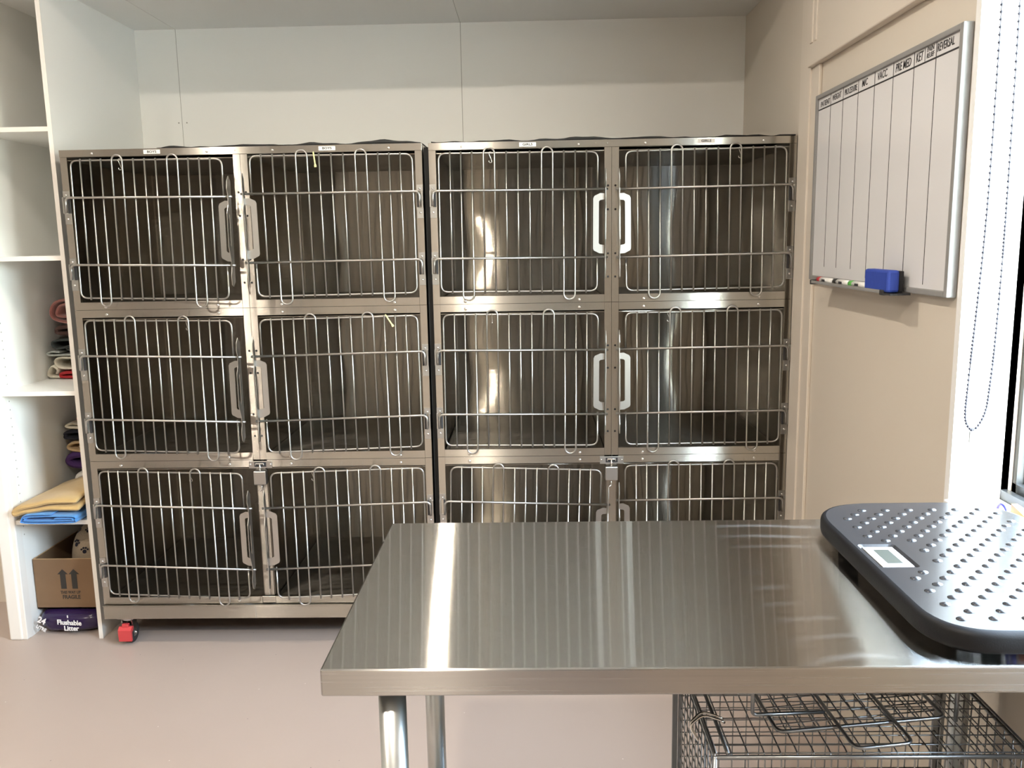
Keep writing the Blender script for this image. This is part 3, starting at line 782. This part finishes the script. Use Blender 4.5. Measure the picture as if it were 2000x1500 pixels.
AJ = {(0, 0, 0): (.052, .009), (0, 0, 1): (.056, .002), (0, 1, 0): (.056, .004), (0, 1, 1): (.056, .003), (0, 2, 0): (.052, .001), (0, 2, 1): (.054, .0),
      (1, 0, 0): (.002, .004), (1, 0, 1): (.002, .005), (1, 1, 0): (.006, .004), (1, 1, 1): (.004, .003), (1, 2, 0): (.006, .017), (1, 2, 1): (.003, .002)}
DOORS = {}
for b, (nm, ox, oy, word) in enumerate(BANK):
    for row in range(3):
        for c in range(2):
            k = (b, row, c)
            DOORS[k] = cage(ox + c * W, oy, row, c == 1, LABEL[k], AJ[k][0], AJ[k][1], 'stainless steel cages of the %s bank' % ('BOYS' if b == 0 else 'GIRLS'))
    # continuous top rail
    tr = empty('top_rail_strip', (ox, oy, ZR[0] + H - .024), 'long steel top rail with %s labels over the %s cage bank' % (word, nm), 'rail')
    mb = MB(); mb.box(0, 2 * W, -.0015, .024, 0, .024, 'rail_steel', .001)
    mb.build('rail', tr)
    for x in (.111, .500, .610 + .111, .610 + .500): bolts([(x, -.0015, .0105)], .0045).build('screw', tr)
    for x in (.557, .595): bolts([(x, -.0015, .0125)], .0022).build('rivet', tr)
    for x in ((.315, .904) if b == 0 else (.331, .921)):
        mb = MB(); mb.box(x - .028, x + .028, -.0022, -.0015, .006, .0195, 'label_white')
        mb.text(word, .0105, (x, -.0023, .0128), (1, 0, 0), (0, 0, 1), (0, -1, 0), 'ink', .0004, 'CENTER', 1.25, .0003)
        mb.build('name_label', tr)['label'] = 'small white %s sticker' % word
    # base frame on casters
    bs = empty('cage_base', (ox, oy, 0), 'steel base frame on casters under the %s cage bank' % nm, 'base frame')
    mb = MB(); mb.box(0.002, 1.218, -.012, .014, .107, .155, 'rail_steel', .002); mb.box(0.002, 1.218, .655, .68, .107, .155, 'rail_steel', .002)
    for x in (0.002, 1.193): mb.box(x, x + .025, .014, .655, .107, .155, 'post_steel', .002)
    mb.box(.5605, .5615, -.0125, -.011, .108, .154, 'joint_dark'); mb.box(.001, 1.219, -.014, .68, .155, .1585, 'rail_steel')
    mb.build('frame', bs)
    for (cx_, cy_) in ((.072, .028), (1.148, .028), (.072, .62), (1.148, .62)):
        mb = MB()
        mb.box(-.03, .03, -.028, .03, .100, .107, 'handle_steel', .001); mb.disc((0, 0, .092), (0, 0, 1), .022, .008, 'handle_steel', 16)
        for sx in (-1, 1): mb.prism([(-.018, .092), (.020, .092), (.012, .025), (-.006, .025)], (sx * .0185 - .0015, 0, 0), (0, 1, 0), (0, 0, 1), (1, 0, 0), .003, 'handle_steel')
        for sx in (-1, 1): mb.disc((sx * .020, .004, .038), (sx, 0, 0), .006, .005, 'bolt_steel', 10, 1)
        cs = mb.build('caster', bs, (cx_, cy_, 0))
        mb = MB(); vs = []
        for x_, r_ in ((-.014, .030), (-.011, .037), (.011, .037), (.014, .030)):
            mb.disc((x_, .004, .0385), (1, 0, 0), r_, .004, 'rubber', 22)
        mb.build('wheel', cs)
        mb = MB()
        mb.prism([(-.040, .020), (-.042, .062), (-.030, .074), (-.018, .072), (-.020, .060), (-.032, .052), (-.032, .022)], (-.024, 0, 0), (0, 1, 0), (0, 0, 1), (1, 0, 0), .048, 'caster_red')
        mb.box(-.012, .012, -.034, -.02, .070, .084, 'caster_red', .002)
        mb.build('brake_pedal', cs)['label'] = 'red plastic brake pedal'
    # removable centre post of the bottom row with a drop latch
    cp = empty('centre_post', (ox + W, oy, ZR[2]), 'recessed steel centre post with box latch in the %s bank bottom row' % nm, 'post')
    mb = MB(); mb.box(-.0172, .0172, .0085, .022, .027, H - .027, 'post_steel'); mb.box(-.0235, .0235, -.001, .0115, .002, .027, 'post_steel', .001)
    mb.box(-.0006, .0006, .0080, .010, .03, .30, 'joint_dark'); mb.build('post', cp)
    mb = MB(); mb.box(-.040, .042, -.0045, -.0018, H - .030, H - .004, 'handle_steel', .0006)
    for x in (-.035, .037): mb.disc((x, -.0045, H - .016), (0, -1, 0), .004, .003, 'bolt_steel', 12, 1)
    mb.box(-.020, .022, -.0049, -.0044, H - .025, H - .008, 'dark_plastic')
    mb.tube([(-.014, -.010, H - .019), (-.014, -.010, H - .012), (.014, -.010, H - .012), (.014, -.010, H - .019)], .0025, 'bolt_steel', 8)
    mb.tube([(0, -.008, H - .010), (0, -.008, H - .050)], .003, 'bolt_steel', 8)
    mb.build('latch_bracket', cp)
    mb = MB(); mb.box(-.022, .022, -.018, .0085, H - .088, H - .038, 'handle_steel', .003); mb.build('latch_box', cp)
    mb = MB(); mb.tube(rounded([(0, -.002, H - .088), (0, -.002, H - .108), (-.008, -.006, H - .114)], .006), .0028, 'bolt_steel', 8); mb.build('latch_pin', cp)

# crumpled black sheets lying on the banks
for b, (ox, lab) in enumerate(((0.0, 'black sheet lying on top of the BOYS cage bank'), (X2, 'black sheet lying on top of the GIRLS cage bank'))):
    mb = MB(); vs = []; fs = []; nx, ny = 60, 14; zt = .0005
    xa, xb = (.33, 1.215) if b == 0 else (.01, 1.215)
    for side in (0, 1):
        for j in range(ny + 1):
            for i in range(nx + 1):
                x = xa + (xb - xa) * i / nx; y = .002 + .64 * j / ny
                n = noise.noise(Vector((x * 5 + b * 9, y * 4, 1))) + 0.5 * noise.noise(Vector((x * 17, y * 9, 4)))
                h = max(0, .005 + .016 * n) * (1 - .3 * (j == 0))
                vs.append((x, y + .004 * noise.noise(Vector((x * 12, 0, 7))), zt + (.0006 + h if side else 0)))
    q = (nx + 1) * (ny + 1)
    for j in range(ny):
        for i in range(nx):
            a = j * (nx + 1) + i; fs.append((a, a + nx + 1, a + nx + 2, a + 1)); fs.append((q + a, q + a + 1, q + a + nx + 2, q + a + nx + 1))
    for i in range(nx):
        fs.append((i, i + 1, q + i + 1, q + i)); a = ny * (nx + 1) + i; fs.append((a + 1, a, q + a, q + a + 1))
    for j in range(ny):
        a = j * (nx + 1); fs.append((a + nx + 1, a, q + a, q + a + nx + 1)); a += nx; fs.append((a, a + nx + 1, q + a + nx + 1, q + a))
    mb.add(vs, fs, 'black_sheet', True)
    tag(mb.build('black_sheet', None, (ox, YR2 * b, ZR[0] + H + .0008)), lab, 'sheet')
# narrow black strip set into the slot between the banks
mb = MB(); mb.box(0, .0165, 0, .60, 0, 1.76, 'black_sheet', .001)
tag(mb.build('gap_strip', None, (1.2222, .03, 0.0)), 'black strip in the gap between the two cage banks', 'strip')

# S hooks and tags hanging on the door top wires
def on_door(k, x, dz=0.0):
    c, d = DOORS[k]
    M = Matrix.Translation(c.location) @ Matrix.Translation(d.location) @ d.rotation_euler.to_matrix().to_4x4()
    ox = (W - .0095) if k[2] else .0095
    return M @ Vector((x - ox, .0125, .502 + dz))
HOOKS = [((0, 0, 0), .205, 20, 'steel S hook on the door under the first BOYS label'), ((0, 1, 0), .401, -35, 'steel S hook on the middle left BOYS door'),
         ((0, 2, 0), .372, 10, 'steel S hook on the bottom left BOYS door'), ((0, 2, 1), .195, -15, 'steel S hook on the bottom right BOYS door'),
         ((1, 0, 0), .203, 8, 'steel S hook over the bright streak in the first GIRLS cage'), ((1, 0, 1), .427, -30, 'steel S hook on the top right GIRLS door'),
         ((1, 1, 0), .198, 85, 'thin steel S hook on the middle left GIRLS door'), ((1, 1, 1), .196, -25, 'steel S hook on the middle right GIRLS door'),
         ((1, 2, 1), .203, 60, 'steel S hook on the bottom right GIRLS door')]
for k, x, rz, lab in HOOKS:
    p = on_door(k, x)
    s = 1.0; pts = []
    for t in range(0, 13): a = R(-30 + 210 * t / 12); pts.append((-.0048 * math.cos(a) , 0, .0048 * math.sin(a) - .0008))
    pts = [(-q[0], q[1], q[2]) for q in pts]
    low = [(.0048 * math.cos(R(180 + 210 * t / 12 - 180)) , 0, -.027 - .0048 * math.sin(R(210 * t / 12))) for t in range(0, 13)]
    path = pts + low
    mb = MB(); mb.tube(path, .0013, 'bolt_steel', 8)
    o = mb.build('s_hook', None, (p.x, p.y, p.z + .0), (0, 0, R(rz)))
    tag(o, lab, 'hook', 'S hooks on the cage doors')
for k, x, ry, lab in (((0, 0, 1), .262, -6, 'pale yellow tag hanging upright on the door under the second BOYS label'), ((0, 1, 1), .478, -32, 'pale yellow tag slanting on the middle right BOYS door')):
    p = on_door(k, x)
    mb = MB(); mb.box(-.0022, .0022, -.0022, .0008, -.036, .006, 'tag_yellow', .0006); mb.box(-.0038, .0038, -.003, .0008, -.042, -.034, 'tag_yellow', .0008)
    mb.tube([(.006 * math.cos(a), .0025 + .005 * math.sin(a) , .0) for a in [2 * math.pi * t / 12 for t in range(12)]], .0010, 'tag_yellow', 6, True, Matrix.Rotation(R(90), 4, 'Z') @ Matrix.Rotation(R(90), 4, 'X'))
    tag(mb.build('cable_tag', None, (p.x, p.y - .0145, p.z + .002), (0, R(ry), 0)), lab, 'tag', 'yellow tags on the cage doors')

# ------------------------------------------------------------------ whiteboard, pens, eraser
BX = 2.4430
wb = empty('whiteboard', (XR, -0.675, 1.585), 'large aluminium framed whiteboard with ruled columns and handwritten headings', 'whiteboard')
hy, hz = 0.450, 0.2735    # half size along y, z
mb = MB(); mb.box(-.016, -.002, -hy + .01, hy - .01, -hz + .01, hz - .01, 'board_white'); mb.build('board', wb)
mb = MB(); fw, fd = .016, .022
mb.box(-fd, -.0005, -hy, -hy + fw, -hz, hz, 'board_frame', .002); mb.box(-fd, -.0005, hy - fw, hy, -hz, hz, 'board_frame', .002)
mb.box(-fd, -.0005, -hy + fw, hy - fw, -hz, -hz + fw * .8, 'board_frame', .002); mb.box(-fd, -.0005, -hy + fw, hy - fw, hz - fw * .8, hz, 'board_frame', .002)
mb.build('frame', wb)
def Yl(y): return y + 0.675
COLY = [-.345, -.445, -.557, -.666, -.779, -.892, -.999]
mb = MB()
mb.box(-.0166, -.016, -hy + fw, hy - fw, .2275, .2312, 'ink')
for i, y in enumerate(COLY):
    mb.box(-.0166, -.016, Yl(y) - .0010, Yl(y) + .0010, -.252 + (0.02 if i < 3 else 0), .2275, 'ink')
    mb.box(-.0166, -.016, Yl(y) - .0011, Yl(y) + .0011, .2312, .262, 'ink')
mb.box(-.0166, -.016, Yl(-.945) - .0008, Yl(-.945) + .0008, .232, .2595, 'ink')
mb.build('ruled_lines', wb)
for s, yc, zc, sz, sx in (('PATIENT', -.297, .243, .022, .92), ('WEIGHT', -.393, .246, .023, .80), ('PROCEDURE', -.501, .245, .023, .70), ('M/C', -.600, .247, .024, .9),
                          ('VACC', -.712, .246, .026, .85), ('PRE MED', -.833, .245, .027, .80), ('KET', -.918, .246, .028, .72), ('PAIN', -.971, .2535, .016, .95), ('RELIEF', -.971, .2405, .015, .85), ('REVERSAL', -1.040, .247, .024, .72)):
    MB().text(s, sz, (-.0163, Yl(yc), zc), (0, -1, 0), (0, 0, 1), (-1, 0, 0), 'ink', .0008, 'CENTER', sx, .0 if sz < .024 else .00015, 0.12).build('heading_lettering', wb)['label'] = 'handwritten heading ' + s
mb = MB()
mb.box(-.066, -.020, Yl(-.905), Yl(-.385), -.2775, -.2745, 'board_frame', .001); mb.box(-.066, -.064, Yl(-.905), Yl(-.385), -.2745, -.269, 'board_frame')
mb.box(-.068, -.040, Yl(-.388), Yl(-.380), -.281, -.267, 'dark_plastic', .002); mb.box(-.068, -.050, Yl(-.912), Yl(-.890), -.281, -.268, 'dark_plastic', .002)
mb.prism([(-.066, -.279), (-.020, -.279), (-.020, -.274), (-.040, -.2755), (-.066, -.275)], (0, Yl(-.90), 0), (1, 0, 0), (0, 0, 1), (0, -1, 0), .05, 'dark_plastic')
mb.build('pen_tray', wb)
TZ = 1.585 - .2745
for y0, cap, lab in ((-.410, 'marker_red', 'white marker with a red cap on the whiteboard tray'), (-.545, 'marker_black', 'white marker with a black cap between the red and green ones'), (-.661, 'marker_green', 'white marker with a green cap beside the blue eraser')):
    mk = empty('whiteboard_marker', (XR - .052, y0, TZ + .0088), lab, 'marker', 'markers on the whiteboard tray')
    mb = MB(); mb.tube([(0, -.028, 0), (0, -.109, 0), (0, -.1125, 0)], [.0080, .0080, .0055], 'marker_white', 14)
    mb.box(-.0083, -.0079, -.075, -.050, -.003, .003, 'ink'); mb.build('barrel', mk)
    mb = MB(); mb.tube([(0, -.0005, 0), (0, -.003, 0), (0, -.028, 0)], [.0055, .0085, .0087], cap, 14); mb.build('cap', mk)
er = empty('board_eraser', (XR - .046, -.862, TZ), 'blue felt whiteboard eraser standing on the tray', 'eraser')
mb = MB(); mb.box(-.020, .008, -.070, .072, .0005, .052, 'eraser_blue', .006); mb.build('eraser_body', er)
mb = MB(); mb.box(.008, .018, -.068, .070, .002, .050, 'felt_black', .002); mb.build('felt_pad', er)

# ------------------------------------------------------------------ blind chain
bc = empty('blind_chain', (2.48, -1.20, 1.05), 'navy beaded blind cord loop hanging before the window reveal', 'blind cord')
def chain_pts():
    a = [(-.007, .95), (-.006, .45), (-.019, .10), (-.021, .035), (-.017, .010), (-.006, -.003), (.006, .004), (.018, .030), (.0235, .07), (.029, .20), (.031, .45), (.026, .95)]
    return catmull([(x, 0, z) for x, z in a], 40)
cp_ = chain_pts(); mb = MB(); acc = 0; beads = [cp_[0]]
for i in range(1, len(cp_)):
    d = (cp_[i] - beads[-1]).length
    if d >= .0066: beads.append(cp_[i])
for q in beads: mb.ellipsoid(q, (.0030, .0030, .0030), 'chain_navy', 7, 5)
mb.tube(cp_[::6], .0011, 'chain_navy', 5); mb.build('bead_chain', bc)
mb = MB(); mb.ellipsoid((-.006, 0, -.003), (.0035, .0035, .0035), 'chain_navy', 8, 6)
mb.box(-.0095, -.0035, -.003, .003, -.030, -.006, 'clear_clip', .001); mb.box(-.0035, .004, -.001, .001, -.019, -.016, 'clear_clip'); mb.tube([(-.006, 0, -.03), (-.006, 0, -.036)], [.003, .0015], 'clear_clip', 8)
mb.build('chain_clip', bc)

# ------------------------------------------------------------------ steel bench
TX0, TX1, TY0, TY1, TZ1 = 1.300, 2.452, -1.922, -1.340, 0.907
tb = empty('work_bench', (1.876, -1.631, 0), 'brushed stainless steel work bench in the foreground on tubular legs', 'table')
cx, cy = 1.876, -1.631
mb = MB()
bm = bmesh.new(); bmesh.ops.create_cube(bm, size=1)
for v in bm.verts: v.co = ((TX0 + TX1) / 2 - cx + v.co.x * (TX1 - TX0), (TY0 + TY1) / 2 - cy + v.co.y * (TY1 - TY0), TZ1 - .0185 + v.co.z * .037)
bmesh.ops.bevel(bm, geom=[e for e in bm.edges], offset=.0028, segments=3, profile=0.5, affect='EDGES')
bm.normal_update()
top = bmesh.new(); 
mb.bm(bm, 'bench_edge_steel', False); bm.free(); top.free()
k = mb.mi('bench_steel')
for i, f in enumerate(mb.f):
    if all(abs(mb.v[j][2] - TZ1) < 1e-5 for j in f): mb.m[i] = k
mb.build('bench_top', tb)
for (x, y) in ((1.384, -1.878), (1.378, -1.385), (2.392, -1.878), (2.392, -1.385)):
    mb = MB(); mb.tube([(x - cx, y - cy, .03), (x - cx, y - cy, .871)], .0185, 'galvanised', 24)
    lg = mb.build('leg', tb)
    mb = MB(); mb.tube([(x - cx, y - cy, .001), (x - cx, y - cy, .012), (x - cx, y - cy, .034)], [.020, .017, .0185], 'dark_plastic', 20); mb.build('foot', lg)
mb = MB(); mb.box(1.345 - cx, 2.425 - cx, -1.90 - cy, -1.362 - cy, .300, .330, 'galvanised', .003); mb.build('undershelf', tb)

# ------------------------------------------------------------------ pet scale
SZ0, SZ1 = 0.907, 0.950
sc = empty('pet_scale', (2.25, -1.655, SZ0), 'black plastic pet weighing scale with studded platform and small display', 'scale')
def _mid(a, b): return ((a[0] + b[0]) / 2, (a[1] + b[1]) / 2, 0)
cq = [(2.445 - 2.25, -1.921 + 1.655, 0), (2.445 - 2.25, -1.372 + 1.655, 0), (2.084 - 2.25, -1.372 + 1.655, 0), (2.084 - 2.25, -1.921 + 1.655, 0)]
st = _mid(cq[3], cq[0])
outl = rounded([st] + cq + [st], .125, 12)[:-1][::-1]; n = len(outl)
def inset(d):
    out = []
    for i, p in enumerate(outl):
        t = (outl[(i + 1) % n] - outl[i - 1]).normalized(); out.append(p + Vector((t.y, -t.x, 0)) * d)
    return out
hz_ = SZ1 - SZ0
rings = [(.022, .004), (.020, .012), (.006, .013), (.001, .015), (0, .019), (0, hz_ - .008), (.0015, hz_ - .004), (.005, hz_ - .001), (.009, hz_)]
mb = MB(); vs = []; fs = []
for d, z in rings:
    for p in inset(d): vs.append((p.x, p.y, z))
for i in range(len(rings) - 1):
    for k in range(n):
        l = (k + 1) % n; fs.append((i * n + k, i * n + l, (i + 1) * n + l, (i + 1) * n + k))
fs.append(tuple(range(n))[::-1])
mb.add(vs, fs, 'scale_body', True); mb.build('scale_body', sc)
# platform sheet with a rectangular window for the display
bm = bmesh.new()
rim = inset(.009); vo = [bm.verts.new((p.x, p.y, hz_)) for p in rim]
dc = Vector((2.1275 - 2.25, -1.649 + 1.655)); dw, dh = .0300, .0505
hq = [(dc.x - dw, dc.y - dh), (dc.x + dw, dc.y - dh), (dc.x + dw, dc.y + dh), (dc.x - dw, dc.y + dh)]
hq = [(p.x, p.y) for p in rounded([(dc.x, dc.y - dh, 0)] + [(a, b, 0) for a, b in (hq[1], hq[2], hq[3], hq[0])] + [(dc.x, dc.y - dh, 0)], .008, 4)][:-1]
vh = [bm.verts.new((a, b, hz_)) for a, b in hq]
eo = [bm.edges.new((vo[i], vo[(i + 1) % n])) for i in range(n)]; eh = [bm.edges.new((vh[i], vh[(i + 1) % len(vh)])) for i in range(len(vh))]
bmesh.ops.triangle_fill(bm, edges=eo + eh, use_beauty=True)
r = bmesh.ops.extrude_edge_only(bm, edges=eh)
ve = [g for g in r['geom'] if isinstance(g, bmesh.types.BMVert)]
for v in ve: v.co.z -= .0035; v.co.x = dc.x + (v.co.x - dc.x) * .86; v.co.y = dc.y + (v.co.y - dc.y) * .92
mb = MB(); mb.bm(bm, 'scale_top', False); bm.free()
def inside(p, poly):
    c = False; j = len(poly) - 1
    for i in range(len(poly)):
        a, b = poly[i], poly[j]
        if (a.y > p[1]) != (b.y > p[1]) and p[0] < (b.x - a.x) * (p[1] - a.y) / (b.y - a.y) + a.x: c = not c
        j = i
    return c
lim = inset(.030)
for j in range(-14, 15):
    for i in range(-8, 9):
        q = (i * .042 + (j % 2) * .021 + .006, j * .0227 + .004)
        if inside(q, lim) and not (abs(q[0] - dc.x) < .045 and abs(q[1] - dc.y) < .064):
            mb.ellipsoid((q[0], q[1], hz_ - .0002), (.0078, .0056, .0030), 'scale_top', 12, 4, None, True)
mb.build('platform', sc)
mb = MB(); z = hz_ - .0035
mb.box(dc.x - .0255, dc.x + .0255, dc.y - .0455, dc.y + .0455, z - .006, z, 'dark_plastic'); mb.box(dc.x - .0235, dc.x + .0235, dc.y - .0415, dc.y + .0415, z, z + .0018, 'display_white', .0006)
mb.box(dc.x - .0115, dc.x + .0125, dc.y - .0290, dc.y + .0300, z + .0018, z + .0021, 'display_lcd'); mb.build('display', sc)['label'] = 'white bezel around a grey LCD'
for (x, y) in ((-.12, .18), (.12, .18), (-.10, -.18), (.12, -.18)): MB().disc((x, y, .0003), (0, 0, 1), .016, .006, 'rubber', 16).build('foot', sc)

# ------------------------------------------------------------------ wire crate under the bench
KX0, KX1, KY0, KY1, KZ0, KZ1 = 1.828, 2.270, -1.822, -1.540, 0.332, 0.7245
cr = empty('wire_crate', (2.05, -1.68, KZ0), 'grey wire mesh carrier crate on the shelf under the bench', 'crate')
ax, ay = KX0 - 2.05, KY0 + 1.68; bx_, by_ = KX1 - 2.05, KY1 + 1.68; hh = KZ1 - KZ0
nxw = 19; nyw = 12; nzw = 17
def gx(i): return ax + (bx_ - ax) * i / nxw
def gy(i): return ay + (by_ - ay) * i / nyw
def gz(i): return hh * i / nzw
rw = .0011
mb = MB()
for i in range(nxw + 1): mb.tube(rounded([(gx(i), by_, hh), (gx(i), ay - .002, hh), (gx(i), ay - .002, hh - .05)], .014, 4), rw, 'crate_wire', 6)
for j in range(1, nyw + 1): mb.tube([(ax, gy(j), hh - .002), (bx_, gy(j), hh - .002)], rw, 'crate_wire', 6)
mb.tube([(ax, ay + .004, hh - .002), (bx_, ay + .004, hh - .002)], rw, 'crate_wire', 6)
mb.build('top_mesh', cr)
mb = MB()
for i in range(nxw + 1): mb.tube([(gx(i), ay - .002, 0), (gx(i), ay - .002, hh - .05)], rw, 'crate_wire', 6)
for j in range(nzw - 1): mb.tube([(ax, ay, gz(j)), (bx_, ay, gz(j))], rw, 'crate_wire', 6)
mb.build('front_mesh', cr)
mb = MB()
for i in range(nxw + 1): mb.tube([(gx(i), by_, 0), (gx(i), by_, hh)], rw, 'crate_wire', 6)
for j in range(nzw + 1): mb.tube([(ax, by_ - .002, gz(j)), (bx_, by_ - .002, gz(j))], rw, 'crate_wire', 6)
mb.build('back_mesh', cr)
for xs in (ax, bx_):
    mb = MB()
    for i in range(nyw + 1): mb.tube([(xs, gy(i), 0), (xs, gy(i), hh)], rw, 'crate_wire', 6)
    for j in range(nzw + 1): mb.tube([(xs + .002, ay, gz(j)), (xs + .002, by_, gz(j))], rw, 'crate_wire', 6)
    mb.build('side_mesh', cr)
mb = MB()
for z in (.004, hh - .006): mb.tube([(ax, ay, z), (bx_, ay, z), (bx_, by_, z), (ax, by_, z)], .0036, 'crate_wire', 8, True)
for x in (ax, bx_): mb.tube([(x, ay, 0), (x, ay, hh - .004)], .0034, 'crate_wire', 8)
for x in (ax + .018, ): mb.tube([(x, ay, hh), (x, by_, hh)], .0030, 'crate_frame', 8)
for x in (ax - .0125, bx_ - .001): mb.box(x, x + .0085, by_ - .001, by_ + .006, 0, hh, 'crate_frame'); mb.box(x + .010, x + .017, by_ - .004, by_ + .004, 0, hh, 'crate_frame')
mb.box(ax - .002, ax + .016, ay - .004, ay - .002, hh - .075, hh - .032, 'crate_wire', .001)
mb.build('frame', cr)
# hinged mesh lid lying skewed on the top, with a wire bail
lid = MB(); LZ = hh + .008
def P2(u, v): # u along front edge 0..1, v back 0..1
    a = Vector((1.9275 - 2.05, -1.782 + 1.68, LZ)); b = Vector((2.1855 - 2.05, -1.744 + 1.68, LZ)); c = Vector((-.016, .235, .004))
    return a + (b - a) * u + c * v
lid.tube(rounded([P2(0, 1), P2(0, 0), P2(1, 0), P2(1, 1)], .014, 5), .0030, 'crate_wire', 8)
for i in range(1, 12): lid.tube([P2(i / 12, 1), P2(i / 12, .0)], .0012, 'crate_wire', 6)
for j in range(1, 11): lid.tube([P2(0.02, j / 10.5) - Vector((0, 0, .002)), P2(.98, j / 10.5) - Vector((0, 0, .002))], .0012, 'crate_wire', 6)
lid.build('lid', cr)
mb = MB(); z = LZ + .006
mb.tube(rounded([(2.005 - 2.05, .10, z), (2.022 - 2.05, -1.829 + 1.68, z - .003), (2.108 - 2.05, -1.815 + 1.68, z - .003), (2.090 - 2.05, .11, z)], .014, 5), .0028, 'crate_wire', 8)
mb.build('wire_bail', cr)
mb = MB()
for x0, y0, x1, y1 in ((1.9, -1.742, 2.008, -1.735),): 
    mb.tube(rounded([(x0 - 2.05, y0 + 1.68, hh + .11), (x0 - 2.05, y0 + 1.68, LZ + .004), (x1 - 2.05, y1 + 1.68, LZ + .004)], .008), .0030, 'crate_wire', 8)
mb.build('carry_handle', cr); mb = MB(); mb.tube([(2.201 - 2.05, -1.744 + 1.68, hh + .11), (2.201 - 2.05, -1.744 + 1.68, hh + .002)], .0034, 'crate_wire', 8)
mb.build('carry_handle', cr)
mb = MB()
mb.tube(rounded([(ax + .030, ay + .084, hh + .003), (ax + .022, ay + .084, hh + .007), (ax - .002, ay + .086, hh + .015), (ax - .022, ay + .078, hh), (ax - .010, ay + .076, hh - .024), (ax - .010, ay + .070, hh - .024), (ax - .024, ay + .070, hh), (ax - .002, ay + .076, hh + .015), (ax + .022, ay + .074, hh + .007), (ax + .030, ay + .074, hh + .003)], .009, 5), .0019, 'bolt_steel', 8)
mb.build('spring_clip', cr)

# ------------------------------------------------------------------ packet on the window sill
pk = empty('open_packet', (2.52, -1.30, WZ0), 'torn pale pink packet with orange and blue contents on the window sill', 'packet')
mb = MB()
pa = [(-.030, .050, .0), (-.030, .044, .024), (-.030, .048, .030), (-.030, .020, .020), (-.030, -.035, .012), (-.030, -.035, .0)]
mb.prism([(p[1], p[2]) for p in pa], (-.030, 0, .001), (0, 1, 0), (0, 0, 1), (1, 0, 0), .0012, 'packet_pink')
mb.box(-.030, .030, -.10, .05, .0005, .0025, 'packet_pink'); mb.prism([(.05, 0), (.05, .018), (-.10, .010), (-.10, 0)], (.029, 0, .001), (0, 1, 0), (0, 0, 1), (1, 0, 0), .0012, 'packet_pink')
mb.build('packet_wrapper', pk)
mb = MB(); mb.prism([(.006, .004), (.004, .034), (-.06, .020), (-.08, .004)], (-.008, 0, 0), (0, 1, 0), (0, 0, 1), (1, 0, 0), .012, 'packet_orange'); mb.build('orange_insert', pk)
mb = MB(); mb.tube([(-.020, .012 + .018 * math.cos(a), .012 + .018 * math.sin(a)) for a in [math.pi * k / 12 for k in range(13)]], .003, 'packet_blue', 8); mb.build('blue_loop', pk)

# ------------------------------------------------------------------ camera
F = 1681.7175
cd = bpy.data.cameras.new('camera'); cam = bpy.data.objects.new('camera', cd); COL.objects.link(cam)
cd.sensor_fit = 'HORIZONTAL'; cd.sensor_width = 36; cd.lens = F / 2000 * 36; cd.clip_start = 0.05
rt = Vector((0.99962355, 0.02129274, -0.01730256)); up = Vector((0.01358823, 0.16365018, 0.98642485)); fw_ = Vector((-0.02383526, 0.98628862, -0.16329924))
M = Matrix.Identity(4)
for i in range(3): M[i][0] = rt[i]; M[i][1] = up[i]; M[i][2] = -fw_[i]
M.translation = Vector((1.57731246, -2.94241886, 1.44319134))
cam.matrix_world = M
SC.camera = cam

# ------------------------------------------------------------------ sky and render look
wd = bpy.data.worlds.new('sky'); SC.world = wd; wd.use_nodes = True
N, L = wd.node_tree.nodes, wd.node_tree.links
sky = N.new('ShaderNodeTexSky'); sky.sky_type = 'NISHITA'; sky.sun_disc = False; sky.sun_elevation = R(48); sky.sun_rotation = R(200); sky.air_density = 1; sky.dust_density = 2.5
bg = N['Background']; bg.inputs['Strength'].default_value = 11.0
hs = N.new('ShaderNodeHueSaturation'); hs.inputs['Saturation'].default_value = 0.55
L.new(sky.outputs[0], hs.inputs['Color']); L.new(hs.outputs[0], bg.inputs['Color'])
sn = bpy.data.lights.new('sun', 'SUN'); sn.energy = 36; sn.angle = R(0.6); sn.color = (1, 0.97, 0.92)
so = bpy.data.objects.new('sun', sn); COL.objects.link(so); so.rotation_euler = Vector((-0.08, 0.70, -0.70)).to_track_quat('-Z', 'Y').to_euler()
vs_ = SC.view_settings; vs_.view_transform = 'Standard'; vs_.look = 'None'; vs_.gamma = 1; vs_.use_curve_mapping = False; vs_.exposure = 0.42
SC.cycles.max_bounces = 10; SC.cycles.diffuse_bounces = 5; SC.cycles.glossy_bounces = 7; SC.cycles.transparent_max_bounces = 8
SC.cycles.caustics_reflective = False; SC.cycles.caustics_refractive = False
SC.cycles.sample_clamp_indirect = 8; SC.cycles.use_denoising = True
